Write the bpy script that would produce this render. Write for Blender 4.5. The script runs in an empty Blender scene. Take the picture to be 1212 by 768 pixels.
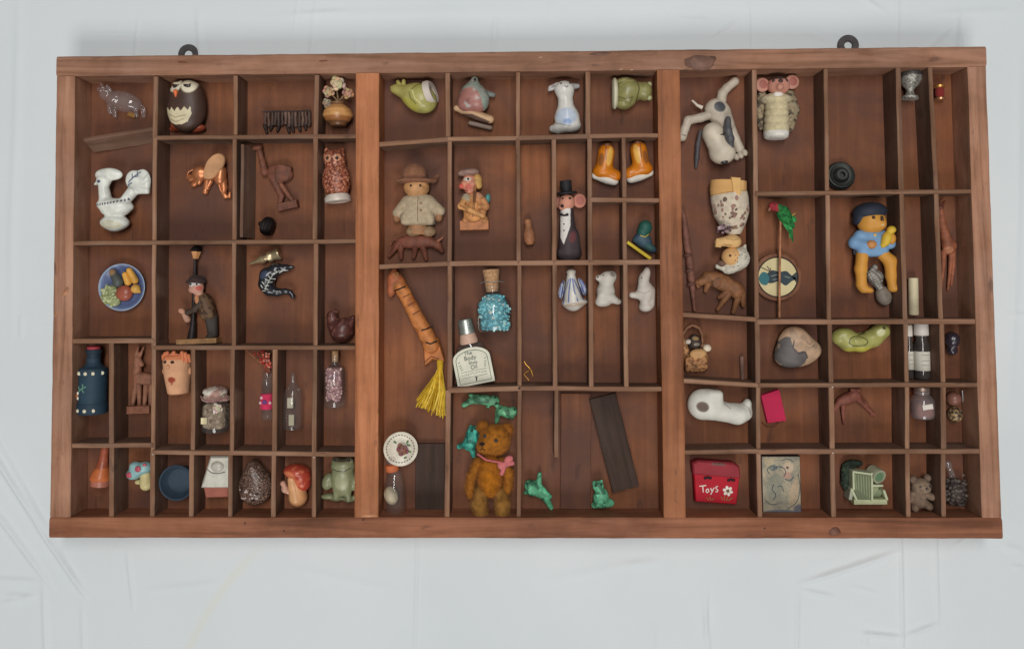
import bpy, bmesh, math, random
import numpy as np
from mathutils import Vector, Matrix, noise as mnoise

scene = bpy.context.scene
random.seed(7)
RNG = np.random.default_rng(7)

# ------------------------------------------------------------------ camera
FOC, PPX, PPY, IW, IH = 900.0, 607.35, 290.57, 1212.0, 768.0   # lens of the photograph, in its pixels
ZT = 0.034                    # front face of the tray above the sheet
ZF = 0.0070                   # floor of the compartments
def rot3(rx, ry, rz):
    return Matrix.Rotation(rz, 3, 'Z') @ Matrix.Rotation(ry, 3, 'Y') @ Matrix.Rotation(rx, 3, 'X')
CR = rot3(0.0404, 0.0194, -0.0062)
CL = Vector((0.0086, 0.0131, 0.6553 + ZT))
cam_d = bpy.data.cameras.new('camera')
cam = bpy.data.objects.new('camera', cam_d)
scene.collection.objects.link(cam)
cam.matrix_world = Matrix.Translation(CL) @ CR.to_4x4()
cam_d.sensor_width = 36.0
cam_d.lens = FOC / IW * 36.0
cam_d.shift_x = (IW / 2 - PPX) / IW
cam_d.shift_y = (PPY - IH / 2) / IW
cam_d.clip_start = 0.01
cam_d.clip_end = 50.0
scene.camera = cam

# ------------------------------------------------------------------ light: soft daylight of a room, window on the near side
world = bpy.data.worlds.new('World')
scene.world = world
world.use_nodes = True
bg = world.node_tree.nodes['Background']
bg.inputs[0].default_value = (0.86, 0.95, 1.0, 1)
bg.inputs[1].default_value = 0.14
def area(name, loc, target, sx, sy, power, col):
    d = bpy.data.lights.new(name, 'AREA')
    d.shape = 'RECTANGLE'; d.size = sx; d.size_y = sy; d.energy = power; d.color = col
    o = bpy.data.objects.new(name, d); scene.collection.objects.link(o)
    o.location = loc
    o.rotation_euler = (Vector(target) - Vector(loc)).to_track_quat('-Z', 'Y').to_euler()
    return o
area('window_light', (0.1, -2.6, 2.9), (0, 0.0, 0), 1.4, 1.4, 58.0, (1.0, 0.985, 0.96))
area('ceiling_light', (0.05, 0.45, 1.9), (0, 0.25, 0), 0.35, 1.3, 21.5, (1.0, 0.985, 0.965))
scene.view_settings.view_transform = 'Standard'
scene.view_settings.look = 'None'
scene.view_settings.exposure = 0.0
scene.view_settings.gamma = 1.0
scene.view_settings.use_curve_mapping = False
scene.render.engine = 'CYCLES'
scene.cycles.max_bounces = 8
scene.cycles.transparent_max_bounces = 16
scene.render.resolution_x = 1024; scene.render.resolution_y = 648

# ------------------------------------------------------------------ helpers
def at(px, py, z):
    """the point at height z that stands at that place of the photograph"""
    d = CR @ Vector(((px - PPX) / FOC, -(py - PPY) / FOC, -1.0))
    return CL + d * ((z - CL.z) / d.z)
GAIN = 0.80
def L(c, g=None):
    r = []
    for v in c[:3]:
        v = v / 255.0
        v = v / 12.92 if v <= 0.04045 else ((v + 0.055) / 1.055) ** 2.4
        r.append(min(v / (g or GAIN), 0.84))
    return r

MATS = {}
def base_mat(name):
    m = bpy.data.materials.new(name); m.use_nodes = True
    nt = m.node_tree; b = nt.nodes['Principled BSDF']
    MATS[name] = m
    return m, nt, b
def nd(nt, t, **kw):
    n = nt.nodes.new(t)
    for k, v in kw.items():
        setattr(n, k, v)
    return n
def surf(name, rough=0.5, metal=0.0, coat=0.0, var=0.22, vscale=90, bump=0.15, bscale=700, sss=0.0, sheen=0.0, spec=0.5, dirt=0.0):
    """colour from the piece's own paint, broken up by mottling; fine relief"""
    m, nt, b = base_mat(name)
    a = nd(nt, 'ShaderNodeAttribute', attribute_name='Col')
    tc = nd(nt, 'ShaderNodeTexCoord')
    n = nd(nt, 'ShaderNodeTexNoise'); n.inputs['Scale'].default_value = vscale; n.inputs['Detail'].default_value = 5
    nt.links.new(tc.outputs['Object'], n.inputs['Vector'])
    mr = nd(nt, 'ShaderNodeMapRange'); mr.inputs[1].default_value = 0.3; mr.inputs[2].default_value = 0.7
    mr.inputs[3].default_value = 1 - var; mr.inputs[4].default_value = 1 + var * 0.6
    nt.links.new(n.outputs['Fac'], mr.inputs[0])
    mx = nd(nt, 'ShaderNodeMix', data_type='RGBA', blend_type='MULTIPLY'); mx.inputs[0].default_value = 1.0
    nt.links.new(a.outputs['Color'], mx.inputs[6]); nt.links.new(mr.outputs[0], mx.inputs[7])
    nt.links.new(mx.outputs[2], b.inputs['Base Color'])
    n2 = nd(nt, 'ShaderNodeTexNoise'); n2.inputs['Scale'].default_value = bscale; n2.inputs['Detail'].default_value = 3
    nt.links.new(tc.outputs['Object'], n2.inputs['Vector'])
    bp = nd(nt, 'ShaderNodeBump'); bp.inputs['Strength'].default_value = bump; bp.inputs['Distance'].default_value = 0.0006
    nt.links.new(n2.outputs['Fac'], bp.inputs['Height']); nt.links.new(bp.outputs[0], b.inputs['Normal'])
    r = nd(nt, 'ShaderNodeMapRange'); r.inputs[3].default_value = max(0.04, rough - 0.1); r.inputs[4].default_value = min(1, rough + 0.12)
    nt.links.new(n.outputs['Fac'], r.inputs[0]); nt.links.new(r.outputs[0], b.inputs['Roughness'])
    b.inputs['Metallic'].default_value = metal
    b.inputs['Coat Weight'].default_value = coat; b.inputs['Coat Roughness'].default_value = 0.12
    b.inputs['Specular IOR Level'].default_value = spec
    if sss: b.inputs['Subsurface Weight'].default_value = sss; b.inputs['Subsurface Scale'].default_value = 0.002
    if sheen: b.inputs['Sheen Weight'].default_value = sheen
    return m
surf('ceramic', 0.34, coat=0.08, spec=0.35, var=0.2, bump=0.08, vscale=140)
surf('bisque', 0.6, var=0.16, bump=0.15)
surf('clay', 0.8, var=0.2, bump=0.3, spec=0.3)
surf('resin', 0.45, spec=0.35, var=0.22, bump=0.12)
surf('painted', 0.6, spec=0.25, var=0.15, bump=0.1)
surf('carved', 0.62, var=0.38, vscale=160, bump=0.4, bscale=420, spec=0.35)
surf('fabric', 0.95, var=0.22, vscale=260, bump=0.6, bscale=1500, sheen=0.06, spec=0.1)
surf('plush', 0.95, var=0.35, vscale=240, bump=0.9, bscale=1300, sheen=0.05, spec=0.1)
surf('plant', 0.8, var=0.4, vscale=300, bump=0.4, spec=0.2)
surf('stone', 0.55, var=0.3, vscale=110, bump=0.3)
surf('brass', 0.36, metal=0.75, var=0.25, bump=0.15)
surf('copper', 0.36, metal=0.55, var=0.12, bump=0.05)
surf('iron', 0.55, metal=0.6, var=0.35, bump=0.3)
surf('paper', 0.85, var=0.1, bump=0.1, spec=0.2)
surf('cork', 0.9, var=0.35, vscale=500, bump=0.6, bscale=900, spec=0.15)
surf('lacquer', 0.28, coat=0.2, var=0.1, bump=0.03)
surf('plastic', 0.5, spec=0.3, var=0.12, bump=0.06)

def glass(name, tint, body=0.10, rough=0.06):
    m, nt, b = base_mat(name)
    out = nt.nodes['Material Output']
    tr = nd(nt, 'ShaderNodeBsdfTransparent'); tr.inputs[0].default_value = (*tint, 1)
    gl = nd(nt, 'ShaderNodeBsdfGlossy'); gl.inputs['Roughness'].default_value = rough
    df = nd(nt, 'ShaderNodeBsdfDiffuse'); df.inputs[0].default_value = (*[0.75 * t for t in tint], 1)
    l0 = nd(nt, 'ShaderNodeLayerWeight'); l0.inputs[0].default_value = 0.5
    l1 = nd(nt, 'ShaderNodeMath', operation='POWER'); nt.links.new(l0.outputs['Facing'], l1.inputs[0]); l1.inputs[1].default_value = 2.4
    lw = nd(nt, 'ShaderNodeMapRange'); nt.links.new(l1.outputs[0], lw.inputs[0]); lw.inputs[3].default_value = 0.05; lw.inputs[4].default_value = 0.6
    tc = nd(nt, 'ShaderNodeTexCoord'); n = nd(nt, 'ShaderNodeTexNoise'); n.inputs['Scale'].default_value = 120
    nt.links.new(tc.outputs['Object'], n.inputs['Vector'])
    mr = nd(nt, 'ShaderNodeMapRange'); mr.inputs[3].default_value = body * 0.4; mr.inputs[4].default_value = body * 1.6
    nt.links.new(n.outputs['Fac'], mr.inputs[0])
    m1 = nd(nt, 'ShaderNodeMixShader'); m2 = nd(nt, 'ShaderNodeMixShader')
    nt.links.new(mr.outputs[0], m1.inputs[0]); nt.links.new(tr.outputs[0], m1.inputs[1]); nt.links.new(df.outputs[0], m1.inputs[2])
    nt.links.new(lw.outputs[0], m2.inputs[0]); nt.links.new(m1.outputs[0], m2.inputs[1]); nt.links.new(gl.outputs[0], m2.inputs[2])
    nt.links.new(m2.outputs[0], out.inputs['Surface'])
    return m
glass('clear_glass', (0.95, 0.955, 0.95), 0.035, 0.03)
glass('crystal', (0.97, 0.95, 0.95), 0.07, 0.06)
glass('dark_glass', (0.30, 0.25, 0.23), 0.25)
glass('pink_glass', (0.86, 0.72, 0.70), 0.2)

def wood(name, c_dark, c_mid, c_light, rough=0.6, grain=1.0, dust=0.0, blotch=(0.66, 1.18), second=None):
    """timber: grain runs along the local X of each piece, tone changes from piece to piece"""
    m, nt, b = base_mat(name)
    tc = nd(nt, 'ShaderNodeTexCoord'); oi = nd(nt, 'ShaderNodeObjectInfo')
    ofs = nd(nt, 'ShaderNodeVectorMath', operation='SCALE'); ofs.inputs[0].default_value = (3.1, 1.7, 2.3)
    nt.links.new(oi.outputs['Random'], ofs.inputs['Scale'])
    add = nd(nt, 'ShaderNodeVectorMath', operation='ADD')
    nt.links.new(tc.outputs['Object'], add.inputs[0]); nt.links.new(ofs.outputs[0], add.inputs[1])
    mp = nd(nt, 'ShaderNodeMapping'); mp.inputs['Scale'].default_value = (7, 120, 60)
    nt.links.new(add.outputs[0], mp.inputs[0])
    n = nd(nt, 'ShaderNodeTexNoise'); n.inputs['Scale'].default_value = 1.0; n.inputs['Detail'].default_value = 8; n.inputs['Roughness'].default_value = 0.62; n.inputs['Distortion'].default_value = 0.8
    nt.links.new(mp.outputs[0], n.inputs['Vector'])
    cr = nd(nt, 'ShaderNodeValToRGB'); e = cr.color_ramp.elements
    e[0].position = 0.28; e[0].color = (*L(c_dark), 1); e[1].position = 0.74; e[1].color = (*L(c_light), 1)
    x = e.new(0.5); x.color = (*L(c_mid), 1)
    nt.links.new(n.outputs['Fac'], cr.inputs[0])
    # large blotches
    n3 = nd(nt, 'ShaderNodeTexNoise'); n3.inputs['Scale'].default_value = 13; n3.inputs['Detail'].default_value = 6; n3.inputs['Roughness'].default_value = 0.65
    nt.links.new(add.outputs[0], n3.inputs['Vector'])
    mr = nd(nt, 'ShaderNodeMapRange'); mr.inputs[1].default_value = 0.3; mr.inputs[2].default_value = 0.72; mr.inputs[3].default_value = blotch[0]; mr.inputs[4].default_value = blotch[1]
    nt.links.new(n3.outputs['Fac'], mr.inputs[0])
    mx = nd(nt, 'ShaderNodeMix', data_type='RGBA', blend_type='MULTIPLY'); mx.inputs[0].default_value = 1
    nt.links.new(cr.outputs[0], mx.inputs[6]); nt.links.new(mr.outputs[0], mx.inputs[7])
    # tone per piece
    mr2 = nd(nt, 'ShaderNodeMapRange'); mr2.inputs[3].default_value = 0.86; mr2.inputs[4].default_value = 1.12
    nt.links.new(oi.outputs['Random'], mr2.inputs[0])
    mx2 = nd(nt, 'ShaderNodeMix', data_type='RGBA', blend_type='MULTIPLY'); mx2.inputs[0].default_value = 1
    nt.links.new(mx.outputs[2], mx2.inputs[6]); nt.links.new(mr2.outputs[0], mx2.inputs[7])
    last = mx2.outputs[2]
    if second:      # areas where the old dark varnish is still thick
        n6 = nd(nt, 'ShaderNodeTexNoise'); n6.inputs['Scale'].default_value = 9.5; n6.inputs['Detail'].default_value = 7; n6.inputs['Roughness'].default_value = 0.6; n6.inputs['Distortion'].default_value = 0.6
        nt.links.new(add.outputs[0], n6.inputs['Vector'])
        m6 = nd(nt, 'ShaderNodeMapRange'); m6.inputs[1].default_value = 0.36; m6.inputs[2].default_value = 0.62; m6.inputs[3].default_value = 0.0; m6.inputs[4].default_value = 0.85
        nt.links.new(n6.outputs['Fac'], m6.inputs[0])
        x6 = nd(nt, 'ShaderNodeMix', data_type='RGBA'); x6.inputs[7].default_value = (*L(second), 1)
        nt.links.new(m6.outputs[0], x6.inputs[0]); nt.links.new(last, x6.inputs[6]); last = x6.outputs[2]
    # dark specks and scuffs
    n4 = nd(nt, 'ShaderNodeTexNoise'); n4.inputs['Scale'].default_value = 75; n4.inputs['Detail'].default_value = 4
    mp4 = nd(nt, 'ShaderNodeMapping'); mp4.inputs['Scale'].default_value = (0.5, 1.4, 1)
    nt.links.new(add.outputs[0], mp4.inputs[0]); nt.links.new(mp4.outputs[0], n4.inputs['Vector'])
    sp = nd(nt, 'ShaderNodeMapRange'); sp.inputs[1].default_value = 0.66; sp.inputs[2].default_value = 0.74; sp.inputs[4].default_value = 0.55
    nt.links.new(n4.outputs['Fac'], sp.inputs[0])
    mx3 = nd(nt, 'ShaderNodeMix', data_type='RGBA'); mx3.inputs[7].default_value = (*L((62, 44, 40)), 1)
    nt.links.new(sp.outputs[0], mx3.inputs[0]); nt.links.new(last, mx3.inputs[6]); last = mx3.outputs[2]
    if dust:
        n5 = nd(nt, 'ShaderNodeTexNoise'); n5.inputs['Scale'].default_value = 26; n5.inputs['Detail'].default_value = 7
        nt.links.new(add.outputs[0], n5.inputs['Vector'])
        dr = nd(nt, 'ShaderNodeMapRange'); dr.inputs[1].default_value = 0.45; dr.inputs[2].default_value = 0.75; dr.inputs[4].default_value = dust
        nt.links.new(n5.outputs['Fac'], dr.inputs[0])
        mx4 = nd(nt, 'ShaderNodeMix', data_type='RGBA'); mx4.inputs[7].default_value = (*L((120, 112, 110)), 1)
        nt.links.new(dr.outputs[0], mx4.inputs[0]); nt.links.new(last, mx4.inputs[6]); last = mx4.outputs[2]
    nt.links.new(last, b.inputs['Base Color'])
    rr = nd(nt, 'ShaderNodeMapRange'); rr.inputs[3].default_value = rough - 0.12; rr.inputs[4].default_value = rough + 0.18
    nt.links.new(n3.outputs['Fac'], rr.inputs[0]); nt.links.new(rr.outputs[0], b.inputs['Roughness'])
    b.inputs['Specular IOR Level'].default_value = 0.2
    bp = nd(nt, 'ShaderNodeBump'); bp.inputs['Strength'].default_value = 0.35 * grain; bp.inputs['Distance'].default_value = 0.0008
    nt.links.new(n.outputs['Fac'], bp.inputs['Height']); nt.links.new(bp.outputs[0], b.inputs['Normal'])
    return m
wood('rail_wood', (98, 60, 42), (136, 86, 61), (156, 104, 76), 0.62, 0.9, dust=0.06, blotch=(0.6, 1.2))
wood('dusty_hazy_rail_wood', (110, 76, 57), (150, 108, 85), (170, 127, 103), 0.7, 0.7, dust=0.16, blotch=(0.6, 1.2))  # outer rails: dust, plus the pale lens haze put into the colour
wood('warm_rail_wood', (116, 72, 47), (154, 97, 64), (172, 113, 78), 0.6, 0.9, dust=0.06, blotch=(0.6, 1.2))  # middle rails: brighter light at the tray's centre put into the colour
wood('slat_wood', (90, 62, 45), (126, 91, 69), (156, 120, 95), 0.68, 1.0, dust=0.18)
wood('panel_wood', (98, 59, 38), (110, 67, 43), (124, 78, 51), 0.66, 0.4, blotch=(0.72, 1.25), second=(80, 54, 46))
wood('shaded_slat_wood', (82, 59, 46), (104, 77, 62), (126, 96, 79), 0.75, 0.8, dust=0.1)   # strip sides: old stain, and cell shade put into the colour; edges worn
wood('plank_wood', (46, 34, 28), (58, 43, 36), (70, 53, 44), 0.7, 0.5, dust=0.05, blotch=(0.8, 1.1))
wood('loose_wood', (92, 66, 53), (116, 86, 70), (138, 108, 90), 0.7, 0.8, dust=0.2)

# ---- meshes
def mesh_from(v, f, col=None, sharp=None):
    me = bpy.data.meshes.new('mesh')
    me.from_pydata(v, [], f, shade_flat=False)
    n = len(v)
    a = me.color_attributes.new('Col', 'FLOAT_COLOR', 'POINT')
    c = np.ones((n, 4), np.float32)
    c[:, :3] = (1, 1, 1) if col is None else col
    a.data.foreach_set('color', c.ravel())
    if sharp: me.set_sharp_from_angle(angle=math.radians(sharp))
    me.update()
    return me
def link(name, me, mat=None, parent=None):
    o = bpy.data.objects.new(name, me)
    scene.collection.objects.link(o)
    if mat: me.materials.append(MATS[mat])
    if parent: o.parent = parent
    return o
def tag(o, label=None, cat=None, group=None, kind=None):
    if label: o['label'] = label
    if cat: o['category'] = cat
    if group: o['group'] = group
    if kind: o['kind'] = kind
    return o

# ------------------------------------------------------------------ the sheet
def to_px(p):
    q = CR.transposed() @ (Vector(p) - CL)
    return PPX + FOC * q.x / -q.z, PPY - FOC * q.y / -q.z
def build_sheet():
    creases = [  # photograph pixels: from, to, half width in metres, height in metres
        ((-60, 455), (60, 645), .0030, .0042), ((-50, 445), (78, 668), .0020, .0022), ((40, 618), (101, 708), .0022, .0034),
        ((-40, 560), (60, 698), .0024, .0026), ((-40, 684), (48, 690), .0022, .0014), ((49, 690), (53, 800), .0022, .0014),
        ((95, 715), (98, 800), .002, .0010), ((495, 600), (491, 800), .0012, .0013), ((1066, 600), (1066, 800), .0013, .0020),
        ((1108, 600), (1108, 738), .0013, .0015), ((945, 692), (1064, 652), .0022, .0024), ((945, 690), (943, 800), .0016, .0013),
        ((948, 698), (988, 706), .0018, .0016), ((1018, 748), (1066, 752), .0018, .0022), ((1066, 752), (1108, 736), .0018, .0018),
        ((832, 700), (842, 800), .0025, .0015), ((1062, -40), (1060, 60), .0018, .0010), ((22, -40), (14, 400), .004, .0010),
        ((1205, 60), (1196, 500), .004, .0012), ((1130, 650), (1160, 620), .002, .0012), ((0, 715), (40, 707), .002, .0012),
        ((170, 700), (260, 690), .003, .0008), ((330, 668), (480, 700), .004, .0007), ((640, 690), (790, 660), .004, .0006),
        ((1090, 20), (1200, 14), .004, .0008), ((300, 22), (620, 12), .005, .0006)]
    rr = random.Random(4)
    for k in range(46):        # many small wrinkles of a sheet that was folded away
        x, y = (rr.uniform(-60, 1270), rr.choice([rr.uniform(-30, 45), rr.uniform(645, 800)])) if k % 3 else (rr.choice([rr.uniform(-60, 50), rr.uniform(1185, 1270)]), rr.uniform(0, 780))
        g = rr.choice([0, math.pi / 2, rr.uniform(0, 3.14)]) + rr.uniform(-.12, .12); l = rr.uniform(15, 75)
        creases.append(((x, y), (x + l * math.cos(g), y + l * math.sin(g)), rr.uniform(.0011, .003), rr.uniform(.0005, .0014)))
    cr = []
    for a, b, w, h in creases:
        A = at(*a, 0); B = at(*b, 0); cr.append((A.x, A.y, B.x, B.y, w, h))
    xs = np.concatenate([np.linspace(-3, -.56, 16)[:-1], np.linspace(-.56, .56, 780), np.linspace(.56, 3, 16)[1:]])
    ys = np.concatenate([np.linspace(-3, -.42, 16)[:-1], np.linspace(-.42, .32, 520), np.linspace(.32, 3, 16)[1:]])
    X, Y = np.meshgrid(xs, ys, indexing='ij')
    Z = np.zeros_like(X)
    for x0, y0, x1, y1, w, h in cr:
        dx, dy = x1 - x0, y1 - y0; l2 = dx * dx + dy * dy
        t = np.clip(((X - x0) * dx + (Y - y0) * dy) / l2, 0, 1)
        side = ((X - x0) * -dy + (Y - y0) * dx) / math.sqrt(l2)
        d = np.hypot(X - x0 - t * dx, Y - y0 - t * dy)
        fade = np.clip(1.25 * np.sin(np.pi * np.clip(t * .9 + .05, 0, 1)), 0, 1)
        Z += h * fade * np.exp(-(d / w) ** 2) - .12 * h * fade * np.exp(-((side - 2.2 * w) / (1.6 * w)) ** 2) * (d < 6 * w)
    nz = np.array([[mnoise.noise(Vector((x * 4.2 + y * 1.5, y * 5, .3))) * .0045 + mnoise.noise(Vector((x * 11, y * 8 - x * 3, 4.3))) * .0012 + mnoise.noise(Vector((x * 17 + y * 9, y * 6, 2.3))) * .0006 for y in ys[::4]] for x in xs[::4]])
    gx = np.arange(len(xs)) / 4; gy = np.arange(len(ys)) / 4; i0 = np.minimum(gx.astype(int), nz.shape[0] - 2); j0 = np.minimum(gy.astype(int), nz.shape[1] - 2); fx = (gx - i0)[:, None]; fy = (gy - j0)[None, :]
    nz = nz[i0][:, j0] * (1 - fx) * (1 - fy) + nz[i0 + 1][:, j0] * fx * (1 - fy) + nz[i0][:, j0 + 1] * (1 - fx) * fy + nz[i0 + 1][:, j0 + 1] * fx * fy
    inside = np.clip(np.minimum.reduce([(X + .405) / .02, (.405 - X) / .02, (Y + .205) / .02, (.215 - Y) / .02]), 0, 1)
    Z = (Z + nz) * (1 - inside)
    far = np.clip((np.hypot(X, Y) - .75) / .6, 0, 1)
    Z = Z * (1 - far) - 0.0003
    Z = np.where(inside > 0, np.minimum(Z, 0.0003), Z)
    nx, ny = X.shape
    v = np.stack([X.ravel(), Y.ravel(), Z.ravel()], 1)
    i = np.arange(nx * ny).reshape(nx, ny)
    f = np.stack([i[:-1, :-1].ravel(), i[1:, :-1].ravel(), i[1:, 1:].ravel(), i[:-1, 1:].ravel()], 1)
    me = mesh_from(v, f)
    m, nt, b = base_mat('sheet_cotton')
    tc = nd(nt, 'ShaderNodeTexCoord')
    n = nd(nt, 'ShaderNodeTexNoise'); n.inputs['Scale'].default_value = 4; n.inputs['Detail'].default_value = 6
    nt.links.new(tc.outputs['Object'], n.inputs['Vector'])
    r = nd(nt, 'ShaderNodeValToRGB'); e = r.color_ramp.elements
    e[0].position = .3; e[0].color = (.65, .69, .70, 1); e[1].position = .7; e[1].color = (.72, .752, .76, 1)
    nt.links.new(n.outputs['Fac'], r.inputs[0])
    # one faint yellow stain line left on the cloth
    A, B2 = at(222, 768, 0), at(300, 655, 0)
    sx = nd(nt, 'ShaderNodeSeparateXYZ'); nt.links.new(tc.outputs['Object'], sx.inputs[0])
    dx, dy = B2.x - A.x, B2.y - A.y; ln = math.hypot(dx, dy)
    def mth(op, a, bb):
        k = nd(nt, 'ShaderNodeMath', operation=op)
        for s, val in ((0, a), (1, bb)):
            if isinstance(val, (int, float)): k.inputs[s].default_value = val
            elif val is not None: nt.links.new(val, k.inputs[s])
        return k.outputs[0]
    px_ = mth('SUBTRACT', sx.outputs[0], A.x); py_ = mth('SUBTRACT', sx.outputs[1], A.y)
    dist = mth('SUBTRACT', mth('MULTIPLY', px_, dy / ln), mth('MULTIPLY', py_, dx / ln))
    al = mth('ADD', mth('MULTIPLY', px_, dx / ln), mth('MULTIPLY', py_, dy / ln))
    bow = mth('MULTIPLY', mth('MULTIPLY', al, mth('SUBTRACT', ln, al)), 1.6)
    dd = mth('ABSOLUTE', mth('ADD', dist, bow), None)
    st = nd(nt, 'ShaderNodeMapRange'); st.inputs[1].default_value = .0055; st.inputs[2].default_value = .001; st.inputs[3].default_value = 0; st.inputs[4].default_value = .22
    nt.links.new(dd, st.inputs[0])
    en = nd(nt, 'ShaderNodeMapRange'); en.inputs[1].default_value = ln + .02; en.inputs[2].default_value = ln - .02; nt.links.new(al, en.inputs[0])
    fac = mth('MULTIPLY', st.outputs[0], en.outputs[0])
    mx = nd(nt, 'ShaderNodeMix', data_type='RGBA'); mx.inputs[7].default_value = (.72, .66, .46, 1)
    nt.links.new(fac, mx.inputs[0]); nt.links.new(r.outputs[0], mx.inputs[6]); nt.links.new(mx.outputs[2], b.inputs['Base Color'])
    b.inputs['Roughness'].default_value = .9; b.inputs['Specular IOR Level'].default_value = .15; b.inputs['Sheen Weight'].default_value = .15
    n2 = nd(nt, 'ShaderNodeTexNoise'); n2.inputs['Scale'].default_value = 45; n2.inputs['Detail'].default_value = 8; n2.inputs['Roughness'].default_value = .6
    nt.links.new(tc.outputs['Object'], n2.inputs['Vector'])
    wv = nd(nt, 'ShaderNodeTexWave'); wv.inputs['Scale'].default_value = 420; wv.inputs['Distortion'].default_value = 1.5
    nt.links.new(tc.outputs['Object'], wv.inputs['Vector'])
    b1 = nd(nt, 'ShaderNodeBump'); b1.inputs['Strength'].default_value = .28; b1.inputs['Distance'].default_value = .002; nt.links.new(n2.outputs['Fac'], b1.inputs['Height'])
    b2 = nd(nt, 'ShaderNodeBump'); b2.inputs['Strength'].default_value = .12; b2.inputs['Distance'].default_value = .0003
    nt.links.new(wv.outputs['Fac'], b2.inputs['Height']); nt.links.new(b1.outputs[0], b2.inputs['Normal']); nt.links.new(b2.outputs[0], b.inputs['Normal'])
    o = link('bed_sheet', me, 'sheet_cotton')
    tag(o, 'creased white cotton sheet spread under the wooden tray', 'sheet', kind='structure')
build_sheet()

# ------------------------------------------------------------------ the tray
TC = at(620, 345, 0)
tray = bpy.data.objects.new('printers_tray', None); scene.collection.objects.link(tray)
tray.location = (TC.x, TC.y, 0)
tag(tray, 'shallow wooden printers type tray divided into many small compartments', 'tray')
def slat(name, a, b, w, z0, z1, mat, chamfer=.0006, wob=.00024, zed=None, n=None, parent=None, roll=0.0, quad=None):
    """a straight strip of timber whose top edge runs from pixel a to pixel b; local X is its length"""
    if quad is None:
        A = at(*a, z1); B = at(*b, z1)
        if zed: A.z += zed[0]; B.z += zed[1]
    else:
        A, B = quad
    mid = (A + B) / 2; d = B - A; ln = d.length
    n = n or max(4, int(ln / .008))
    h = z1 - z0; c = chamfer
    sec = [(-w / 2, -h), (w / 2, -h), (w / 2, -c), (w / 2 - c, 0), (-w / 2 + c, 0), (-w / 2, -c)]
    ph = random.random() * 50
    v, f = [], []
    for i in range(n + 1):
        x = (i / n - .5) * ln
        jy = mnoise.noise(Vector((x * 25, ph, 0))) * wob * 1.5
        jz = mnoise.noise(Vector((x * 40, ph, 5))) * wob
        for k, (y, z) in enumerate(sec):
            jj = mnoise.noise(Vector((x * 90, ph, k * 3.1))) * wob * .8 if k >= 2 else 0
            v.append((x, y + jy + jj, z + (jz + jj * .6 if k >= 2 else 0)))
    m = len(sec)
    for i in range(n):
        for k in range(m):
            f.append((i * m + k, i * m + (k + 1) % m, (i + 1) * m + (k + 1) % m, (i + 1) * m + k)[::-1])
    f.append(tuple(range(m))); f.append(tuple(n * m + k for k in reversed(range(m))))
    me = mesh_from(v, f, sharp=38)
    o = link(name, me, mat, parent or tray)
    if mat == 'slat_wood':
        me.materials.append(MATS['shaded_slat_wood'])
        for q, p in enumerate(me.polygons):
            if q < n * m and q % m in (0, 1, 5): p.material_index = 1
    M = d.to_track_quat('X', 'Z').to_matrix().to_4x4()
    M = Matrix.Translation(mid) @ M @ Matrix.Rotation(roll, 4, 'X')
    if (parent or tray) is tray:
        o.matrix_parent_inverse = Matrix.Translation(-Vector(tray.location)); o.matrix_basis = M
    else:
        o.matrix_basis = M
    return o

def rail(name, pts, mat='rail_wood'):
    """rail between the straight edges p0-p1 and p3-p2 (pixels on the front face)"""
    p = [at(x, y, ZT) for x, y in pts]
    A = (p[0] + p[3]) / 2; B = (p[1] + p[2]) / 2
    d = (B - A).normalized(); nrm = Vector((-d.y, d.x, 0)); mid = (A + B) / 2; mid.z = ZT
    ln = (B - A).length; n = max(6, int(ln / .004)); v, f = [], []; ph = random.random() * 90
    for i in range(n + 1):
        t = i / n
        e0 = p[0].lerp(p[1], t) - mid; e1 = p[3].lerp(p[2], t) - mid
        x0, y0 = e0.dot(d), e0.dot(nrm); x1, y1 = e1.dot(d), e1.dot(nrm)
        if y0 < y1: (x0, y0), (x1, y1) = (x1, y1), (x0, y0)
        j = lambda k, s: mnoise.noise(Vector((t * ln * s, ph, k * 7.7)))
        c = .0011
        w1 = j(1, 30) * .0003 + j(5, 110) * .0002; w2 = j(2, 30) * .0003 + j(6, 110) * .0002; z = j(3, 18) * .0003
        for k, (x, y, zz) in enumerate(((x1, y1, -ZT), (x0, y0, -ZT), (x0, y0 + w1, -c), (x0, y0 - c + w1, -c * .3), (x0, y0 - 2 * c + w1, z), (x1, y1 + 2 * c + w2, z), (x1, y1 + c + w2, -c * .3), (x1, y1 + w2, -c))):
            if zz == -ZT: zz = -ZT + .0006
            v.append((x, y, zz))
    m = 8
    for i in range(n):
        for k in range(m):
            f.append((i * m + k, (i + 1) * m + k, (i + 1) * m + (k + 1) % m, i * m + (k + 1) % m)[::-1])
    f.append(tuple(range(m))); f.append(tuple(n * m + k for k in reversed(range(m))))
    me = mesh_from(v, f, sharp=45)
    o = link(name, me, mat, tray)
    o.matrix_parent_inverse = Matrix.Translation(-Vector(tray.location))
    o.matrix_basis = Matrix.Translation(mid) @ Matrix.Rotation(math.atan2(d.y, d.x), 4, 'Z')
    return o
TLo, TRo, BLo, BRo = (67, 67), (1167, 55), (58, 636.5), (1187, 637.5)
ti = lambda x: 90 - (x - 88) * 11 / 1058          # inner edge of the top rail
bi = lambda x: 612.5 + (x - 83) * .5 / 1080       # inner edge of the bottom rail
rails = {}
rails['top'] = rail('top_rail', [TLo, TRo, (1167.7, ti(1167)), (66.5, ti(66))], 'dusty_hazy_rail_wood')
rails['bottom'] = rail('bottom_rail', [(58.4, bi(58)), (1186, bi(1186)), BRo, BLo])
rails['left'] = rail('left_rail', [(66.5, ti(66) + .5), (58.4, bi(58) - .5), (82.5, bi(82) - .5), (88, ti(88) + .5)], 'dusty_hazy_rail_wood')
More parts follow.
